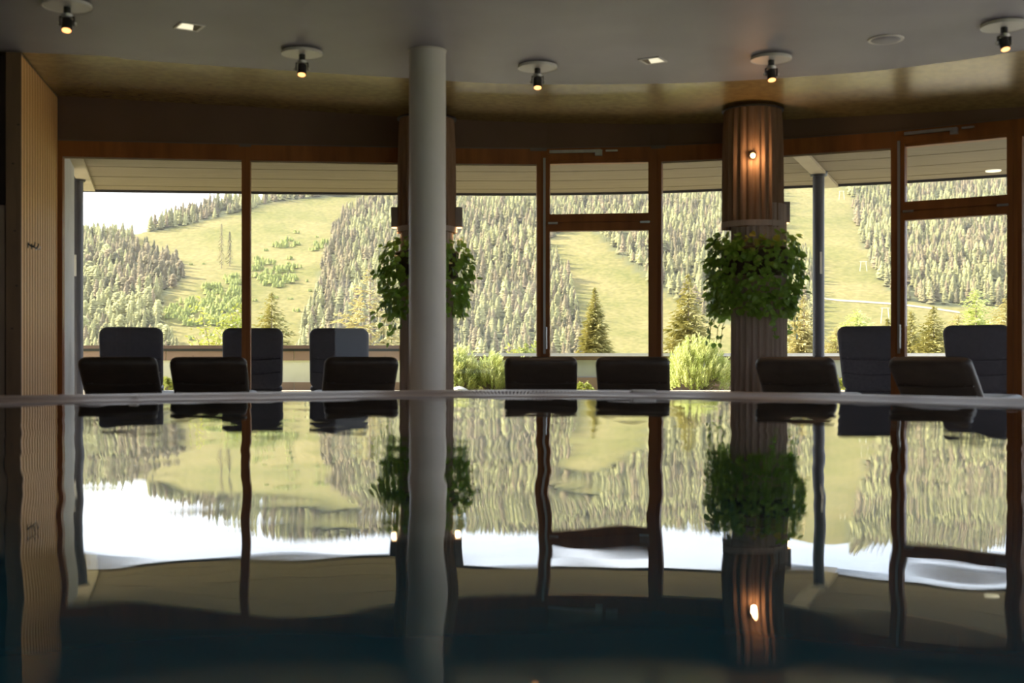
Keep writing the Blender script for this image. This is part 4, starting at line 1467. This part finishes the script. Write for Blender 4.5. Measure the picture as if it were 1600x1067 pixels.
conifer('spruce', 930, 450, 70, 52, M_needle, 'dense golden green spruce centred in the glass door', 1.35, seed=2, taper=0.9, size=1.15)
conifer('spruce', 1076, 428, 45, 96, M_needle, 'tall open spruce left of the curtain column', 0.9, seed=3, taper=0.95)
conifer('spruce', 425, 456, 50, 78, M_needle, 'golden green spruce between two terrace loungers', 0.85, seed=4, taper=0.9)
conifer('larch', 578, 420, 40, 128, M_needle_p, 'pale straw coloured larch with bare branches left of the white column', 0.7, seed=5, taper=0.7, trunk_pale=True, droop=0.1)
conifer('spruce', 1256, 462, 45, 74, M_needle_p, 'pale yellow spruce between the curtain column and the roof post', 1.0, seed=6)
conifer('pine', 1340, 486, 60, 92, M_mugo, 'broad light green pine behind the right terrace wall', 1.2, seed=7, taper=0.6, size=1.2)
conifer('spruce', 1424, 486, 55, 56, M_needle, 'small pointed spruce, left of the group behind the right door', 1.0, seed=8)
conifer('spruce', 1459, 478, 50, 72, M_needle, 'pointed spruce, second of the group behind the right door', 1.0, seed=9)
conifer('larch', 1525, 452, 55, 96, M_mugo, 'light green feathery larch above the right terrace lounger', 1.0, seed=10, taper=0.6, droop=0.05)
conifer('spruce', 1572, 466, 45, 92, M_needle_p, 'yellowish spruce at the right edge behind the door', 1.1, seed=12, taper=0.7)
conifer('spruce', 1388, 497, 62, 50, M_needle, 'little spruce half hidden by the right door post', 1.0, seed=13)
conifer('spruce', 1497, 492, 52, 80, M_needle_p, 'low yellowish spruce between the larch and the pointed spruces', 1.1, seed=14, taper=0.6)
conifer('spruce', 1308, 512, 58, 60, M_needle_p, 'low yellowish spruce right of the roof post', 1.1, seed=15, taper=0.6)


def broad_shrub(name, px, ytop, D, wpx, base_z, lab, n, leaf, material, seed, cat='shrub', trunk=True):
    r_ = random.Random(seed)
    x, y = PX(px, D)
    zt = CZ + (HZ - ytop) * D / F
    H = zt - base_z
    R = wpx / 2 * D / F
    t = empty(name, (x, y, base_z), label=lab, cat=cat)
    st = MB()
    v, f = [], []
    nb_ = 26
    for k in range(nb_):
        a = r_.uniform(0, 6.28)
        e = r_.uniform(0.15, 1.0)
        tip = Vector((R * 0.95 * math.cos(a) * math.sqrt(1 - (e - 0.45) ** 2 * 1.6), R * 0.95 * math.sin(a) * math.sqrt(1 - (e - 0.45) ** 2 * 1.6), H * e))
        mid = tip * 0.5 + Vector((0, 0, H * 0.12))
        st.tube([(0, 0, 0), mid, tip], [0.012 * H, 0.007 * H, 0.002 * H], 5, False)
        for q in range(n // nb_):
            w = r_.uniform(0.35, 1.05)
            p = (mid * (1 - w) * 2 * 0.5 + tip * w) + Vector((r_.gauss(0, 1), r_.gauss(0, 1), r_.gauss(0, 1))) * 0.075 * (R + H * 0.4)
            a2 = Vector((r_.gauss(0, 1), r_.gauss(0, 1), r_.gauss(0, .6))).normalized()
            b2 = a2.cross(Vector((r_.gauss(0, 1), r_.gauss(0, 1), r_.gauss(0, 1)))).normalized()
            b = len(v)
            v += [p - a2 * leaf, p + b2 * leaf * .5, p + a2 * leaf, p - b2 * leaf * .5]
            f.append((b, b + 1, b + 2, b + 3))
    st.build('branches', M_bark, t)
    me = fast_mesh('foliage', np.array(v), np.array(f), 4)
    link_mesh('foliage', me, material, t)['kind'] = 'stuff'
    return t


broad_shrub('leafy_bush', 345, 476, 24, 86, -0.8, 'yellow green leafy bush behind the left terrace wall', 1500, 0.055, M_broad, 31)
broad_shrub('leafy_bush', 826, 538, 20.0, 66, 0.0, 'low yellow green bush by the glass door hinge', 900, 0.05, M_broad, 33)
broad_shrub('leafy_bush', 1316, 586, 17.2, 34, 0.18, 'small bright green tuft at the foot of the right terrace wall', 500, 0.035, M_broad, 34)
broad_shrub('leafy_bush', 914, 598, 17.2, 26, 0.18, 'small green tuft between two dark loungers below the door', 300, 0.03, M_broad, 35)
broad_shrub('leafy_bush', 262, 590, 17.2, 22, 0.18, 'small green tuft between the two left dark loungers', 300, 0.03, M_broad, 36)


def mountain_pine(px, ytop, D, wpx, base_z, lab, seed, n=260):
    r_ = random.Random(seed)
    x, y = PX(px, D)
    H = CZ + (HZ - ytop) * D / F - base_z
    R = wpx / 2 * D / F
    t = empty('mountain_pine', (x, y, base_z), label=lab, cat='shrub', group='light green mountain pines on the terrace')
    st = MB()
    v, f = [], []
    for k in range(n):
        a = r_.uniform(0, 6.28)
        u = math.sqrt(r_.random())
        rr = R * u
        top = H * (1 - 0.55 * u * u) * r_.uniform(0.55, 1.02)
        p = Vector((rr * math.cos(a), rr * math.sin(a), top))
        d = Vector((math.cos(a) * u * 0.55, math.sin(a) * u * 0.55, 1)).normalized()
        L_ = r_.uniform(0.13, 0.24) * min(1.0, H / 0.8)
        if k % 9 == 0:
            st.tube([(0, 0, 0), p * 0.5, p - d * L_], [0.02, 0.012, 0.005], 5, False)
        # candle shoot
        ax = d.cross(Vector((1, 0, 0.2))).normalized()
        bx = d.cross(ax)
        nn = 20
        for q in range(nn):
            w = q / nn
            an = q * 2.4
            s0 = p - d * L_ * (1 - w)
            out = (ax * math.cos(an) + bx * math.sin(an))
            tip = s0 + out * L_ * 0.33 * (1 - 0.5 * w) + d * L_ * 0.28
            side = out.cross(d) * 0.010
            b = len(v)
            v += [s0 - side, s0 + side, tip]
            f.append((b, b + 1, b + 2))
    st.build('branches', M_bark, t)
    me = fast_mesh('foliage', np.array(v), np.array(f), 3)
    link_mesh('foliage', me, M_mugo, t)['kind'] = 'stuff'


mountain_pine(1092, 520, 17.3, 112, 0.15, 'broad light green mountain pine left of the curtain column', 41, 420)
mountain_pine(722, 536, 17.2, 62, 0.15, 'light green mountain pine right beside the white column', 42, 260)
mountain_pine(770, 546, 17.3, 76, 0.15, 'light green mountain pine in the middle of the narrow window', 43, 300)
mountain_pine(820, 556, 17.1, 60, 0.15, 'low light green mountain pine behind the dark lounger', 44, 220)

# pale boulder beside the column
x, y = PX(716, 16.9)
me = bpy.data.meshes.new('boulder')
bm = bmesh.new()
bmesh.ops.create_icosphere(bm, subdivisions=3, radius=1)
rr = random.Random(9)
for vtx in bm.verts:
    n3 = 1 + 0.08 * math.sin(5 * vtx.co.x + 1) + 0.07 * math.sin(6 * vtx.co.y) + 0.03 * rr.uniform(-1, 1)
    vtx.co = Vector((vtx.co.x * 0.15, vtx.co.y * 0.12, max(vtx.co.z, -0.6) * 0.07)) * n3
bm.to_mesh(me)
bm.free()
bo = link_mesh('boulder', me, M_stone)
bo.location = (x, y, 0.22)
tag(bo, 'pale grey boulder at the foot of the pines beside the column', 'stone')

# ------------------------------------------------------------------ thin summer haze over the valley
hm = bpy.data.materials.new('valley_haze')
hm.use_nodes = True
hn, hl = hm.node_tree.nodes, hm.node_tree.links
hn.remove(hn['Principled BSDF'])
vs_ = hn.new('ShaderNodeVolumeScatter')
vs_.inputs['Color'].default_value = (0.93, 0.95, 1.0, 1)
vs_.inputs['Density'].default_value = 0.00006
vs_.inputs['Anisotropy'].default_value = 0.0
hl.new(vs_.outputs[0], hn['Material Output'].inputs['Volume'])
hz = MB().box((-1300, 90, -80), (1300, 1700, 420)).build('valley_haze', hm)
tag(hz, 'thin pale haze filling the valley in front of the hillside', 'haze', kind='stuff')
